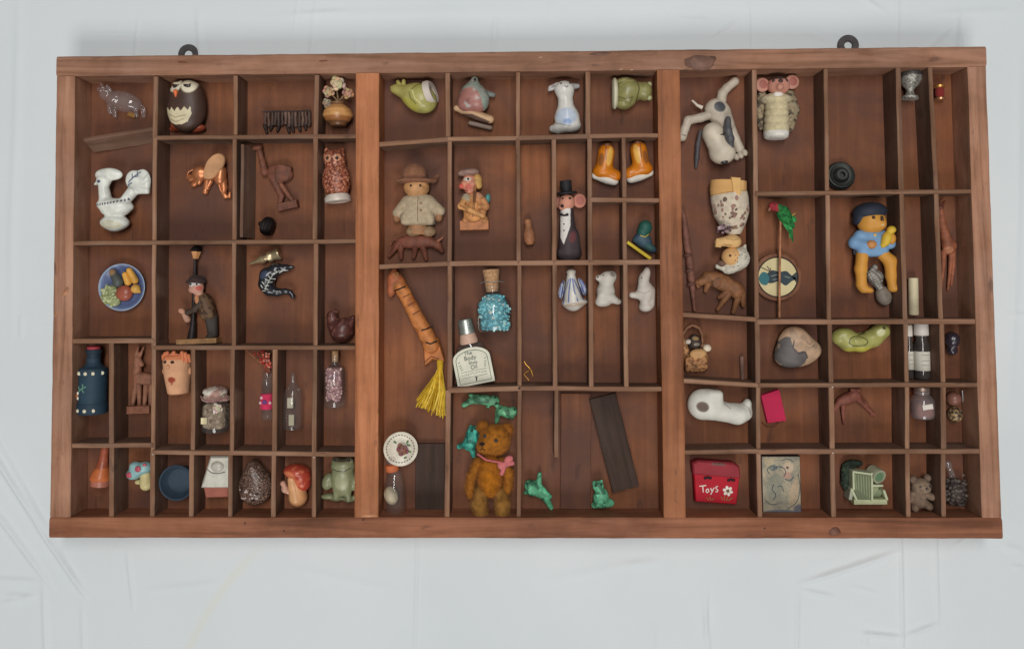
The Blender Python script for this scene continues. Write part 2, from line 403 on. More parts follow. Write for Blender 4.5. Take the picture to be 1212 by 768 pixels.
rails['right'] = rail('right_rail', [(1146, ti(1146) + .5), (1163, bi(1163) - .5), (1186, bi(1186) - .5), (1167.7, ti(1167) + .5)], 'dusty_hazy_rail_wood')
rail('middle_rail', [(421, ti(421) + .4), (419.5, bi(420) - .4), (447.5, bi(447) - .4), (448.5, ti(448) + .4)], 'warm_rail_wood')
rail('middle_rail', [(778, ti(778) + .4), (786, bi(786) - .4), (812, bi(812) - .4), (804.5, ti(804) + .4)], 'warm_rail_wood')
# back panel
c = [at(*TLo, ZT), at(*TRo, ZT), at(*BRo, ZT), at(*BLo, ZT)]
cm = sum(c, Vector()) / 4
v = [((q.x - cm.x) * .985, (q.y - cm.y) * .975, z) for z in (.0004, ZF) for q in c]
pl = link('back_panel', mesh_from(v, [(0, 1, 2, 3), (7, 6, 5, 4), (0, 4, 5, 1), (1, 5, 6, 2), (2, 6, 7, 3), (3, 7, 4, 0)]), 'panel_wood', tray)
pl.data.polygons.foreach_set('use_smooth', [False] * 6)
pl.matrix_parent_inverse = Matrix.Translation(-Vector(tray.location)); pl.matrix_basis = Matrix.Translation((cm.x, cm.y, 0)) @ Matrix.Rotation(math.pi / 2, 4, 'Z')
for vv in pl.data.vertices: vv.co = Matrix.Rotation(-math.pi / 2, 3, 'Z') @ vv.co
# divider strips: photograph pixels of the two ends of the top edge
SW = .0040
hz_strips = [((185, 163), (421, 161)), ((86, 288), (421, 285.5)), ((85, 403.5), (182, 403.5)), ((181, 411.5), (420, 411.5)),
             ((84, 527.5), (181, 527)), ((180, 535), (420, 538)),
             ((449, 171), (531, 165)), ((530, 164.5), (614, 163.5)), ((614, 163), (696, 161.5)), ((697, 161), (779, 160.5)),
             ((698, 236.5), (780, 237)), ((449, 316), (532, 312)), ((532, 312), (781, 310)), ((531, 462), (615, 459.5)), ((615, 459.5), (783, 460.5)),
             ((894, 229.5), (1151, 226)), ((805, 372.5), (895, 378)), ((896, 381), (1156, 380.5)),
             ((808, 450.5), (897, 456)), ((898, 456), (1159, 455.5)), ((809, 535), (898, 534.5)), ((898, 534.5), (1161, 534))]
vt_strips = [((184.5, 91), (183, 163)), ((183, 163), (182, 287)), ((182, 287), (181, 411)), ((181.5, 404), (180.5, 535)), ((180.5, 535), (179.5, 612)),
             ((279, 90), (278, 162)), ((277.5, 162), (277, 286)), ((277, 286), (276, 411)),
             ((375, 89), (373.5, 161)), ((373, 161), (372.5, 285)), ((373.5, 286), (373, 411)),
             ((131.5, 404), (131.5, 527)), ((228, 412), (227.5, 535)), ((275, 412), (274, 536)), ((325.5, 412), (324.5, 537)), ((372.5, 412), (371.5, 537)),
             ((132, 528), (131.5, 612)), ((227, 536), (226, 612)), ((272.5, 537), (272, 612)), ((324, 537), (323.5, 612)), ((371.5, 538), (371, 612)),
             ((529.5, 86), (530.5, 166)), ((613, 86), (613, 164)), ((696, 85), (696, 162)),
             ((532, 165), (532, 313)), ((613, 164), (614, 311)), ((655.5, 163), (656, 311)), ((698, 162), (698.5, 310)), ((738.5, 161), (739.5, 310)),
             ((532.5, 313), (532, 462)), ((614.5, 311), (615, 460)), ((656.5, 311), (657, 460)), ((699, 311), (700, 460)), ((740, 311), (741.5, 460)),
             ((530.5, 462), (529, 612)), ((615, 460), (614, 612)), ((658.5, 460), (658, 541)),
             ((893, 82), (894.5, 229)), ((894.5, 229), (896, 378)), ((896.5, 378), (897.5, 456)), ((897.5, 456), (898, 534)), ((898, 535), (899.5, 612)),
             ((977.5, 80), (979, 228)), ((979.5, 228), (982, 381)), ((982, 381), (984, 456)), ((984, 456), (985.5, 534)), ((985.5, 534), (986.5, 612)),
             ((1063, 79), (1067.5, 227)), ((1067.5, 227), (1071.5, 381)), ((1072, 381), (1074, 456)), ((1074, 456), (1074.5, 534)), ((1074.5, 534), (1075.5, 612)),
             ((1101, 79), (1108.5, 227)), ((1108.5, 227), (1114, 381)), ((1115, 381), (1116.5, 456)), ((1116.5, 456), (1117, 534)), ((1117, 534), (1117.5, 612))]
for i, (a, b) in enumerate(hz_strips):
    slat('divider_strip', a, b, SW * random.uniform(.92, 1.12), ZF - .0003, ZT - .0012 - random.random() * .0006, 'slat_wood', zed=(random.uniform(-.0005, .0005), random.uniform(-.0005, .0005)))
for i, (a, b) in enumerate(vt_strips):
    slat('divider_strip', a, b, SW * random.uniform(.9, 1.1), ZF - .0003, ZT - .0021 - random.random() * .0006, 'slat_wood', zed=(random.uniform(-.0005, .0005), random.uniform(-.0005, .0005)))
# knot, dark patch and nail marks are solid inlays of the timber itself
def patch(name, px, py, rx, ry, rot, col, parent, seed=0, n=28):
    o = at(px, py, ZT); s = (CL.z - ZT) / FOC; v = [(0, 0, 0)]; f = []
    for i in range(n):
        a = 2 * math.pi * i / n; r = 1 + .28 * mnoise.noise(Vector((math.cos(a) * 1.6 + seed, math.sin(a) * 1.6, seed)))
        x, y = rx * r * math.cos(a), ry * r * math.sin(a); cs, sn = math.cos(rot), math.sin(rot)
        v.append(((x * cs - y * sn) * s, (x * sn + y * cs) * s, 0)); f.append((0, i + 1, (i + 1) % n + 1))
    for i in range(n): v.append((v[i + 1][0], v[i + 1][1], -.0015)); 
    for i in range(n): f.append((i + 1, i + 1 + n, (i + 1) % n + 1 + n, (i + 1) % n + 1))
    ob = link(name, mesh_from(v, f, L(col)), 'carved', parent)
    W = Matrix.Translation(Vector((o.x, o.y, ZT + .0002)))
    ob.matrix_basis = (parent.matrix_basis).inverted() @ W
    return ob

# ------------------------------------------------------------------ modelling kit for the miniatures
# Shapes are written in photograph pixels (x right, y down) and z = height above the compartment floor in the same unit.
def E(x, y, z, rx, ry, rz, rot=0): return ('E', x, y, z, rx, ry, rz, math.radians(rot))
def C(x1, y1, z1, r1, x2, y2, z2, r2): return ('C', x1, y1, z1, r1, x2, y2, z2, r2)
def B(x, y, z, hx, hy, hz, rot=0, rnd=1.0): return ('B', x, y, z, hx, hy, hz, math.radians(rot), rnd)
def path(pts):
    """capsules joined along (x, y, z, r) stations"""
    return [C(*a, *b) for a, b in zip(pts[:-1], pts[1:])]
def NOT(p): return ('-',) + p
def sdf1(p, X, Y, Z):
    if p[0] in 'EB':
        t, x, y, z, a, b, c, r = p[:8]
        dx, dy, dz = X - x, Y - y, Z - z
        cs, sn = math.cos(r), math.sin(r)
        u, w = dx * cs + dy * sn, -dx * sn + dy * cs
        if t == 'E':
            k0 = np.sqrt((u / a) ** 2 + (w / b) ** 2 + (dz / c) ** 2)
            k1 = np.sqrt((u / a ** 2) ** 2 + (w / b ** 2) ** 2 + (dz / c ** 2) ** 2) + 1e-6
            return k0 * (k0 - 1) / k1
        rn = p[8]
        q = [np.abs(u) - a + rn, np.abs(w) - b + rn, np.abs(dz) - c + rn]
        return np.sqrt(sum(np.maximum(k, 0) ** 2 for k in q)) + np.minimum(np.maximum(np.maximum(q[0], q[1]), q[2]), 0) - rn
    t, x1, y1, z1, r1, x2, y2, z2, r2 = p
    d = np.array([x2 - x1, y2 - y1, z2 - z1]); l2 = max(float(d @ d), 1e-6)
    h = np.clip(((X - x1) * d[0] + (Y - y1) * d[1] + (Z - z1) * d[2]) / l2, 0, 1)
    return np.sqrt((X - x1 - h * d[0]) ** 2 + (Y - y1 - h * d[1]) ** 2 + (Z - z1 - h * d[2]) ** 2) - (r1 + (r2 - r1) * h)
def pbox(p):
    if p[0] == 'C':
        r = max(p[4], p[8])
        return [min(p[1], p[5]) - r, min(p[2], p[6]) - r, min(p[3], p[7]) - r], [max(p[1], p[5]) + r, max(p[2], p[6]) + r, max(p[3], p[7]) + r]
    r = math.hypot(p[4], p[5]) if p[7] else None
    a, b = (r, r) if r else (p[4], p[5])
    return [p[1] - a, p[2] - b, p[3] - p[6]], [p[1] + a, p[2] + b, p[3] + p[6]]
CORN = [(i, j, k) for i in (0, 1) for j in (0, 1) for k in (0, 1)]
def surface(prims, k=2.0, res=1.0, rough=0.0, rs=0.25):
    pos = [p for p in prims if p[0] != '-']; neg = [p[1:] for p in prims if p[0] == '-']
    bb = [pbox(p) for p in pos]
    lo = np.min([b[0] for b in bb], 0) - 2.2 * res - rough; hi = np.max([b[1] for b in bb], 0) + 2.2 * res + rough
    n = np.ceil((hi - lo) / res).astype(int) + 1
    X, Y, Z = np.meshgrid(*[lo[i] + res * np.arange(n[i]) for i in range(3)], indexing='ij')
    F = None
    for p in pos:
        d = sdf1(p, X, Y, Z)
        if F is None: F = d
        else:
            h = np.clip(.5 + .5 * (F - d) / k, 0, 1)
            F = F * (1 - h) + d * h - k * h * (1 - h)
    for p in neg:
        d = -sdf1(p, X, Y, Z); kk = k * .5
        h = np.clip(.5 - .5 * (F - d) / kk, 0, 1)
        F = F * (1 - h) + d * h + kk * h * (1 - h)
    if rough:
        a, b, c = RNG.uniform(0, 6, 3)
        F = F + rough * (np.sin(X * rs * 2.1 + a + Y * rs) * np.sin(Y * rs * 2.6 + b - Z * rs) * np.sin(Z * rs * 2.3 + c) + .5 * np.sin(X * rs * 5.3 + b) * np.sin(Y * rs * 4.7 + c) * np.sin(Z * rs * 5 + a))
    S = F < 0
    cnt = sum(S[i:n[0] - 1 + i, j:n[1] - 1 + j, m:n[2] - 1 + m].astype(np.int8) for i, j, m in CORN)
    act = (cnt > 0) & (cnt < 8)
    idx = np.full(act.shape, -1, np.int64); cells = np.argwhere(act); idx[act] = np.arange(len(cells))
    V = np.stack([F[cells[:, 0] + i, cells[:, 1] + j, cells[:, 2] + m] for i, j, m in CORN], 1)
    acc = np.zeros((len(cells), 3)); num = np.zeros(len(cells))
    for a in range(8):
        for b in range(a + 1, 8):
            if sum(abs(CORN[a][q] - CORN[b][q]) for q in range(3)) != 1: continue
            va, vb = V[:, a], V[:, b]; mk = (va < 0) != (vb < 0)
            t = np.where(mk, va / np.where(mk, va - vb, 1), 0)
            ca, cb = np.array(CORN[a], float), np.array(CORN[b], float)
            acc += mk[:, None] * (ca + (cb - ca) * t[:, None]); num += mk
    P = lo + res * (cells + acc / num[:, None])
    Q = []
    for ax in range(3):
        o1, o2 = [(1, 2), (2, 0), (0, 1)][ax]
        s0 = [slice(None)] * 3; s1 = [slice(None)] * 3; s0[ax] = slice(0, -1); s1[ax] = slice(1, None)
        A, Bq = S[tuple(s0)], S[tuple(s1)]
        e = np.argwhere(A != Bq); e = e[(e[:, o1] > 0) & (e[:, o2] > 0)]
        e = e[(e[:, o1] < n[o1] - 1) & (e[:, o2] < n[o2] - 1)]
        ins = A[tuple(e.T)]
        c = []
        for d1, d2 in ((1, 1), (0, 1), (0, 0), (1, 0)):
            q = e.copy(); q[:, o1] -= d1; q[:, o2] -= d2; c.append(idx[tuple(q.T)])
        q = np.stack(c, 1); q[~ins] = q[~ins][:, ::-1]; Q.append(q)
    return P, np.concatenate(Q)
def inpoly(x, y, pts):
    r = np.zeros(len(x), bool); n = len(pts)
    for i in range(n):
        (x0, y0), (x1, y1) = pts[i], pts[(i + 1) % n]
        if y0 == y1: continue
        r ^= ((y0 > y) != (y1 > y)) & (x < (x1 - x0) * (y - y0) / (y1 - y0) + x0)
    return r
def spl(pts, n=5, closed=True):
    out = []; m = len(pts)
    for i in range(m if closed else m - 1):
        p = [np.array(pts[(i + k) % m] if closed else pts[min(max(i + k, 0), m - 1)], float) for k in (-1, 0, 1, 2)]
        for j in range(n):
            t = j / n
            out.append(tuple(.5 * (2 * p[1] + (p[2] - p[0]) * t + (2 * p[0] - 5 * p[1] + 4 * p[2] - p[3]) * t * t + (-p[0] + 3 * p[1] - 3 * p[2] + p[3]) * t ** 3)))
    if not closed: out.append(tuple(pts[-1]))
    return out
OG_ = 1.0      # paint of the miniatures
def colours(P, col, paint):
    c = np.tile(np.array(L(col, OG_)), (len(P), 1)); x, y, z = P.T
    for q in paint or ():
        if q[0] == 'e':
            _, px, py, rx, ry, rot, cc = q[:7]; a = math.radians(rot)
            u = (x - px) * math.cos(a) + (y - py) * math.sin(a); w = -(x - px) * math.sin(a) + (y - py) * math.cos(a)
            f = np.clip((1.12 - np.hypot(u / rx, w / ry)) / .24, 0, 1)
        elif q[0] == 'l':
            _, pts, wd, cc = q[:4]; d = np.full(len(x), 1e9)
            for (x0, y0), (x1, y1) in zip(pts[:-1], pts[1:]):
                dx, dy = x1 - x0, y1 - y0; t = np.clip(((x - x0) * dx + (y - y0) * dy) / (dx * dx + dy * dy + 1e-9), 0, 1)
                d = np.minimum(d, np.hypot(x - x0 - t * dx, y - y0 - t * dy))
            f = np.clip((wd / 2 + .35 - d) / .7, 0, 1)
        elif q[0] == 'p':
            cc = q[2]; f = inpoly(x, y, q[1]).astype(float)
        elif q[0] == 's':      # speckle
            _, sc, th, cc, seed = q[:5]; sf = q[5] if len(q) > 5 else .12; f = np.array([mnoise.noise(Vector((a * sc + seed, b * sc, e * sc))) for a, b, e in P]); f = np.clip((f - th) / sf, 0, 1)
        elif q[0] == 'z':      # everything whose y lies in a band
            _, y0, y1, cc = q; f = np.clip(np.minimum(y - y0, y1 - y) / .8 + .5, 0, 1)
        elif q[0] == 'h':      # everything whose height lies in a band
            _, y0, y1, cc = q; f = ((z > y0) & (z < y1)).astype(float)
        c = c * (1 - f[:, None]) + np.array(L(cc, OG_)) * f[:, None]
    return c
from mathutils.bvhtree import BVHTree
BVH = {}
class T:
    """one thing: an Empty on the compartment floor, and its parts"""
    def __init__(s, name, label, cat, ax, ay, h=10, group=None, base=ZF + .0002):
        z = base + h * .00074
        s.s = (CL.z - z) / FOC * 1.0005
        p = at(ax, ay, z); s.ax, s.ay, s.base = ax, ay, base
        s.o = bpy.data.objects.new(name, None); scene.collection.objects.link(s.o)
        s.o.empty_display_size = .005
        s.o.location = (p.x, p.y, base); tag(s.o, label, cat, group); s.parts = []; s.tops = []
    def put(s, name, P, F, mat, col, paint=None, parent=None, sharp=None, kind=None, label=None):
        P = np.asarray(P, float)
        v = np.stack([(P[:, 0] - s.ax) * s.s, -(P[:, 1] - s.ay) * s.s, P[:, 2] * s.s], 1)
        F = F[:, ::-1] if isinstance(F, np.ndarray) else [tuple(reversed(f)) for f in F]
        me = mesh_from(v, F, colours(P, col, paint), sharp)
        o = link(name, me, mat, parent or s.o); s.parts.append(o)
        if kind: o['kind'] = kind
        if label: o['label'] = label
        return o
    def sdf(s, name, prims, mat, col, k=2.0, res=.9, paint=None, parent=None, rough=0, rs=.25, label=None):
        P, F = surface(prims, k, res, rough, rs)
        return s.put(name, P, F, mat, col, paint, parent, label=label)
    def lathe(s, name, p0, p1, prof, mat, col, seg=28, paint=None, parent=None, sharp=35, flat=1.0):
        """prof: (t along p0-p1, radius)"""
        a = np.array(p0, float); d = np.array(p1, float) - a; u = d / np.linalg.norm(d)
        w = np.cross(u, (0, 0, 1.)); w = np.array((1., 0, 0)) if np.linalg.norm(w) < 1e-3 else w / np.linalg.norm(w); q = np.cross(w, u)
        P, F = [], []
        if paint:                        # finer rings so that the painting stays crisp
            seg = max(seg, 64); ln = np.linalg.norm(d); q2 = [prof[0]]
            for (t0, r0), (t1, r1) in zip(prof[:-1], prof[1:]):
                m = max(1, int(math.hypot((t1 - t0) * ln, r1 - r0) / .9)); q2 += [(t0 + (t1 - t0) * i / m, r0 + (r1 - r0) * i / m) for i in range(1, m + 1)]
            prof = q2
        for t, r in prof:
            for i in range(seg):
                g = 2 * math.pi * i / seg; P.append(a + d * t + r * (math.cos(g) * w + flat * math.sin(g) * q))
        n = len(prof)
        for j in range(n - 1):
            for i in range(seg): F.append((j * seg + i, (j + 1) * seg + i, (j + 1) * seg + (i + 1) % seg, j * seg + (i + 1) % seg))
        F.append(tuple(range(seg))); F.append(tuple((n - 1) * seg + i for i in reversed(range(seg))))
        return s.put(name, np.array(P), F, mat, col, paint, parent, sharp)
    def tube(s, name, pts, mat, col, seg=8, parent=None, paint=None, flat=1.0, kind=None):
        """pts: (x, y, z, r)"""
        pts = [np.array(p, float) for p in pts]; P, F = [], []; n = len(pts)
        for j, p in enumerate(pts):
            u = pts[min(j + 1, n - 1)][:3] - pts[max(j - 1, 0)][:3]; u /= np.linalg.norm(u) + 1e-9
            w = np.cross(u, (0, 0, 1.)); w = np.array((1., 0, 0)) if np.linalg.norm(w) < 1e-3 else w / np.linalg.norm(w); q = np.cross(w, u)
            for i in range(seg):
                g = 2 * math.pi * i / seg; P.append(p[:3] + p[3] * (math.cos(g) * w + flat * math.sin(g) * q))
        for j in range(n - 1):
            for i in range(seg): F.append((j * seg + i, (j + 1) * seg + i, (j + 1) * seg + (i + 1) % seg, j * seg + (i + 1) % seg))
        F.append(tuple(range(seg))); F.append(tuple((n - 1) * seg + i for i in reversed(range(seg))))
        return s.put(name, np.array(P), F, mat, col, paint, parent, 50, kind)
    def prism(s, name, pts, z0, z1, mat, col, bev=.6, paint=None, parent=None, tilt=(0, 0)):
        """flat piece with a chamfered upper edge; tilt raises z along x and y"""
        pts = [np.array(p, float) for p in pts]; n = len(pts)
        ar = sum(pts[i][0] * pts[(i + 1) % n][1] - pts[(i + 1) % n][0] * pts[i][1] for i in range(n))
        if ar < 0: pts = pts[::-1]
        ins = []
        for i in range(n):
            e0 = pts[i] - pts[i - 1]; e1 = pts[(i + 1) % n] - pts[i]
            e0 = e0 / (np.linalg.norm(e0) + 1e-9); e1 = e1 / (np.linalg.norm(e1) + 1e-9); m = np.array((-(e0 + e1)[1], (e0 + e1)[0]))
            ins.append(pts[i] + m / (np.linalg.norm(m) + 1e-9) * bev)
        P = [(*p, z0) for p in pts] + [(*p, z1 - bev) for p in pts] + [(*p, z1) for p in ins]
        P = [(x, y, z + tilt[0] * (x - s.ax) + tilt[1] * (y - s.ay)) for x, y, z in P]
        F = [tuple(range(n))[::-1], tuple(2 * n + i for i in range(n))]
        for r in (0, n):
            for i in range(n): F.append((r + i, r + (i + 1) % n, r + n + (i + 1) % n, r + n + i))
        return s.put(name, np.array(P), F, mat, col, paint, parent, 35)
    def box(s, name, x, y, z, hx, hy, hz, mat, col, rot=0, rnd=1.2, res=.9, paint=None, parent=None, bev=.5):
        a = math.radians(rot); cs, sn = math.cos(a), math.sin(a)
        q = [(x + u * cs - w * sn, y + u * sn + w * cs) for u, w in ((-hx, -hy), (hx, -hy), (hx, hy), (-hx, hy))]
        return s.prism(name, q, z - hz, z + hz, mat, col, bev, paint, parent)
    def drop(s, x, y, default=0):
        """height of what has been built so far at that pixel"""
        best = -1e9
        for o in s.parts:
            if o.name not in BVH:
                me = o.data; BVH[o.name] = BVHTree.FromPolygons([v.co.copy() for v in me.vertices], [tuple(p.vertices) for p in me.polygons])
            hit = BVH[o.name].ray_cast(Vector(((x - s.ax) * s.s, -(y - s.ay) * s.s, .2)), Vector((0, 0, -1)))
            if hit[0] is not None: best = max(best, hit[0].z / s.s)
        return best if best > -1e8 else default
    def stroke(s, name, pts, w, mat, col, parent=None, lift=.25, kind=None):
        """a painted line that lies on what has been built so far"""
        q = []
        for (x0, y0), (x1, y1) in zip(pts[:-1], pts[1:]):
            m = max(1, int(math.hypot(x1 - x0, y1 - y0) / 1.0))
            q += [(x0 + (x1 - x0) * i / m, y0 + (y1 - y0) * i / m) for i in range(m)]
        q.append(pts[-1]); z = 0; st = []
        for x, y in q: z = s.drop(x, y, z); st.append((x, y, z + lift * .3, w / 2))
        return s.tube(name, st, mat, col, 6, parent, flat=.35 / max(w / 2, .35), kind=kind)
    def ball(s, name, x, y, r, mat, col, parent=None, z=None, sq=.7, seg=10, ry=None, rot=0):
        z = s.drop(x, y) if z is None else z; P, F = [], []; ry = ry or r; a = math.radians(rot); cs, sn = math.cos(a), math.sin(a); h = max(4, seg * 2 // 3)
        for j in range(h + 1):
            t = math.pi * j / h
            for i in range(seg):
                g = 2 * math.pi * i / seg; u, w = r * math.sin(t) * math.cos(g), ry * math.sin(t) * math.sin(g)
                P.append((x + u * cs - w * sn, y + u * sn + w * cs, z + min(r, ry) * sq * math.cos(t)))
        for j in range(h):
            for i in range(seg): F.append((j * seg + i, (j + 1) * seg + i, (j + 1) * seg + (i + 1) % seg, j * seg + (i + 1) % seg)[::-1])
        return s.put(name, np.array(P), F, mat, col, None, parent)
    def text(s, name, body, x, y, size, rot, mat, col, z=None, parent=None, align='CENTER'):
        cu = bpy.data.curves.new('lettering', 'FONT'); cu.body = body; cu.size = size * s.s; cu.align_x = align; cu.align_y = 'CENTER'; cu.extrude = .00008
        t = bpy.data.objects.new('lettering', cu); me = bpy.data.meshes.new_from_object(t)
        bpy.data.objects.remove(t)
        a = me.color_attributes.new('Col', 'FLOAT_COLOR', 'POINT')
        a.data.foreach_set('color', np.tile((*L(col), 1.0), (len(me.vertices), 1)).astype(np.float32).ravel())
        o = link(name, me, mat, parent or s.o); s.parts.append(o)
        z = s.drop(x, y) if z is None else z
        M = Matrix.Translation(((x - s.ax) * s.s, -(y - s.ay) * s.s, z * s.s + .0001)) @ Matrix.Rotation(-math.radians(rot), 4, 'Z')
        me.transform(M)
        return o
    def done(s, rest=True):
        lo = min(v[2] for o in s.parts for v in ((c[0], c[1], c[2]) for c in (vv.co for vv in o.data.vertices)))
        if rest:
            for me in {o.data for o in s.parts}: me.transform(Matrix.Translation((0, 0, -lo)))
        top = [o for o in s.parts if o.parent is s.o]
        if len(s.parts) == 1:          # one piece: the mesh itself is the thing
            o = top[0]; nm = s.o.name.split('.')[0]; loc = s.o.location.copy(); keys = {k: s.o[k] for k in s.o.keys()}
            bpy.data.objects.remove(s.o); o.parent = None; o.name = nm; o.location = loc
            for k, vv in keys.items(): o[k] = vv
            s.o = o
        return s.o
def fuzz(t, src, n, ln, r, col, mat='plush', name='fur', sag=0.3):
    """short hairs standing on a mesh part"""
    me = src.data; me.calc_loop_triangles(); nt_ = len(me.loop_triangles); vs = np.empty(len(me.vertices) * 3); me.vertices.foreach_get('co', vs); vs = vs.reshape(-1, 3)
    ns = np.empty(len(me.vertices) * 3); me.vertices.foreach_get('normal', ns); ns = ns.reshape(-1, 3)
    pick = RNG.integers(0, len(vs), n); P, F = [], []
    for q in pick:
        p = vs[q]; d = ns[q] * ln * RNG.uniform(.5, 1.1) + RNG.normal(0, ln * .42, 3); d[1] -= ln * sag
        w = np.cross(d, RNG.normal(0, 1, 3)); w = w / (np.linalg.norm(w) + 1e-9) * r
        i = len(P); P += [p - w, p + w, p + d]; F.append((i, i + 1, i + 2))
    P = np.array(P)
    c = np.repeat(np.array([np.array(L(col)) * RNG.uniform(.7, 1.35) for _ in pick]), 3, 0)
    m2 = mesh_from(P, F, c); o = link(name, m2, mat, src); o['kind'] = 'stuff'; t.parts.append(o)
    return o

def merge(t, n0, name):
    """join the small pieces made since n0 into one part: too small to pick apart"""
    obs = t.parts[n0:]; par = obs[0].parent; V, F, K = [], [], []; n = 0
    for o in obs:
        me = o.data; c = np.empty(len(me.vertices) * 4, np.float32); me.color_attributes['Col'].data.foreach_get('color', c)
        V += [v.co[:] for v in me.vertices]; F += [tuple(i + n for i in p.vertices) for p in me.polygons]; K.append(c.reshape(-1, 4)[:, :3]); n += len(me.vertices)
    mat = obs[0].data.materials[0].name
    r = link(name, mesh_from(V, F, np.concatenate(K), 40), mat, par); r['kind'] = 'stuff'
    del t.parts[n0:]
    for o in obs:
        me = o.data; BVH.pop(o.name, None); bpy.data.objects.remove(o); bpy.data.meshes.remove(me)
    t.parts.append(r)

# ================================================================== left section
DK = (32, 26, 26)
# --- glass pig
t = T('glass_pig', 'clear glass pig lying above the slanted loose strip', 'figurine', 147, 121, 9)
b = t.sdf('body', [E(147, 121, 11, 23, 12.5, 11, 14), E(126, 111, 11, 8, 9, 8, 20), C(121, 108, 11, 4, 118, 106, 11, 3.5)], 'crystal', (235, 225, 225), k=3)
for x, y in ((128, 131), (134, 135), (160, 135), (169, 136)): t.sdf('leg', [C(x, y - 6, 7, 3.2, x, y + 2, 5, 2.5)], 'crystal', (230, 220, 220))
for x, y in ((123, 101), (131, 104)): t.sdf('ear', [C(x + 1, y + 4, 14, 2.6, x - 2, y - 2, 15, 1.2)], 'crystal', (230, 220, 220))
t.tube('tail', [(168, 125, 11, 1), (173, 128, 12, .9), (174, 133, 13, .8), (171, 135, 13, .6)], 'crystal', (230, 220, 220))
t.box('brass_tag', 153, 135, 3, 5, 3, .5, 'brass', (190, 140, 80), 20)
t.done()
# --- owl
t = T('owl_figurine', 'dark brown egg shaped owl with white eye patches and cream belly', 'figurine', 221, 127, 12)
zig = [(199, 131), (202, 129), (206, 134), (209, 130), (213, 135), (217, 130), (221, 135), (225, 130), (229, 134), (232, 129), (233, 138), (228, 147), (221, 150), (212, 150), (204, 146), (200, 139)]
t.sdf('body', [E(222, 128, 14, 23, 30, 14), E(222, 112, 14, 20, 17, 13)], 'resin', (76, 55, 46), k=5, res=.7, paint=[('p', zig, (214, 200, 165)),
    ('e', 212, 103, 8.5, 9, -10, (222, 212, 186)), ('e', 229, 104, 8.5, 9, 10, (222, 212, 186)), ('p', [(205, 93), (216, 98), (206, 103)], (222, 212, 186)), ('p', [(238, 94), (226, 98), (236, 104)], (222, 212, 186)),
    ('l', [(205, 138), (214, 142), (226, 140)], .8, (150, 128, 96)), ('l', [(207, 144), (214, 147), (224, 144)], .8, (150, 128, 96))])
for x in (214, 227): t.ball('eye', x, 104, 4.6, 'ceramic', (52, 42, 40), sq=.35, ry=4.0)
for x in (215, 227): t.ball('eyelid', x, 101.5, 5, 'resin', (190, 176, 150), sq=.4, ry=1.6)
t.sdf('beak', [C(214.5, 112, t.drop(215, 113), 3, 215, 118, t.drop(215, 117) + .5, 1)], 'resin', (214, 108, 62))
t.sdf('foot', [E(210, 150, 8, 10, 6, 7, 12), C(204, 153, 6, 3, 200, 152, 6, 2.5)], 'resin', (150, 68, 44))
t.sdf('foot', [E(231, 152, 8, 11, 5.5, 7, -4)], 'resin', (158, 74, 50))
t.done()
# --- twig hurdle
t = T('twig_bundle', 'row of dark bark twigs bound side by side', 'twigs', 340, 145, 6)
for i in range(14):
    x = 313 + i * 4.1; y0 = 131 + random.uniform(-.8, 1.5); y1 = 148 + random.uniform(-1, 2)
    t.tube('twig', [(x + random.uniform(-.6, .6), y0 + (y1 - y0) * q / 4, 5 + random.uniform(-.4, .8), random.uniform(1.5, 2.1)) for q in range(5)], 'carved', random.choice([(96, 70, 60), (112, 86, 74), (80, 60, 52)]), 7)
t.tube('binding_rod', [(310, 132, 7.6, .8), (330, 131.5, 7.8, .8), (352, 131.8, 7.8, .8), (368, 131, 7.6, .8)], 'carved', (60, 46, 42))
for i, x in enumerate((312, 320, 329, 340, 345, 353, 361)):
    t.sdf('bark_stub', [C(x, 148, 4, 2.6, x + random.uniform(-3, 3), 154 + random.uniform(-1, 3), 3, 1.7)], 'carved', (58, 45, 41), rough=.5)
t.done()
# --- amber vase with dried flowers
t = T('flower_vase', 'round amber vase holding cream and pink dried flower heads', 'vase', 402, 124, 12)
t.lathe('vase_body', (401, 122, 13), (402, 151, 13), [(0, 6), (.03, 8), (.1, 7.5), (.18, 10), (.35, 16), (.55, 18), (.75, 15), (.92, 10), (1, 9)], 'ceramic', (206, 150, 92), 32, paint=[('z', 141, 160, (160, 104, 60)), ('z', 146, 160, (110, 74, 48)), ('z', 100, 127, (140, 100, 70))])
def rosette(t, name, x, y, z, r, col, mat='plant'):
    c = t.sdf(name, [E(x, y, z, r * .6, r * .6, r * .5)], mat, col, res=.8, rough=.4, rs=.6)
    for q in range(9):
        g = q * 2.4; rr = r * (.45 + .5 * (q / 9)); w = r * .42
        t.ball('petal', x + rr * math.cos(g), y + rr * math.sin(g), w, mat, tuple(min(255, k + random.randint(-18, 14)) for k in col), c, z=z + r * (.35 - .3 * q / 9), sq=.7, seg=7, ry=w * .7, rot=math.degrees(g) + 90)
    return c
rosette(t, 'dried_flower', 402, 101, 17, 9, (206, 188, 152)); rosette(t, 'dried_flower', 391, 111, 17, 7, (190, 164, 128))
rosette(t, 'dried_flower', 414, 113, 17, 7, (186, 138, 112)); rosette(t, 'dried_flower', 389, 124, 14, 6, (170, 148, 124))
for x, y in ((400, 104), (393, 112), (410, 114)): t.tube('stem', [(x, y, 15, .9), (402, 122, 13, .9)], 'plant', (140, 116, 84), 6)
t.done()
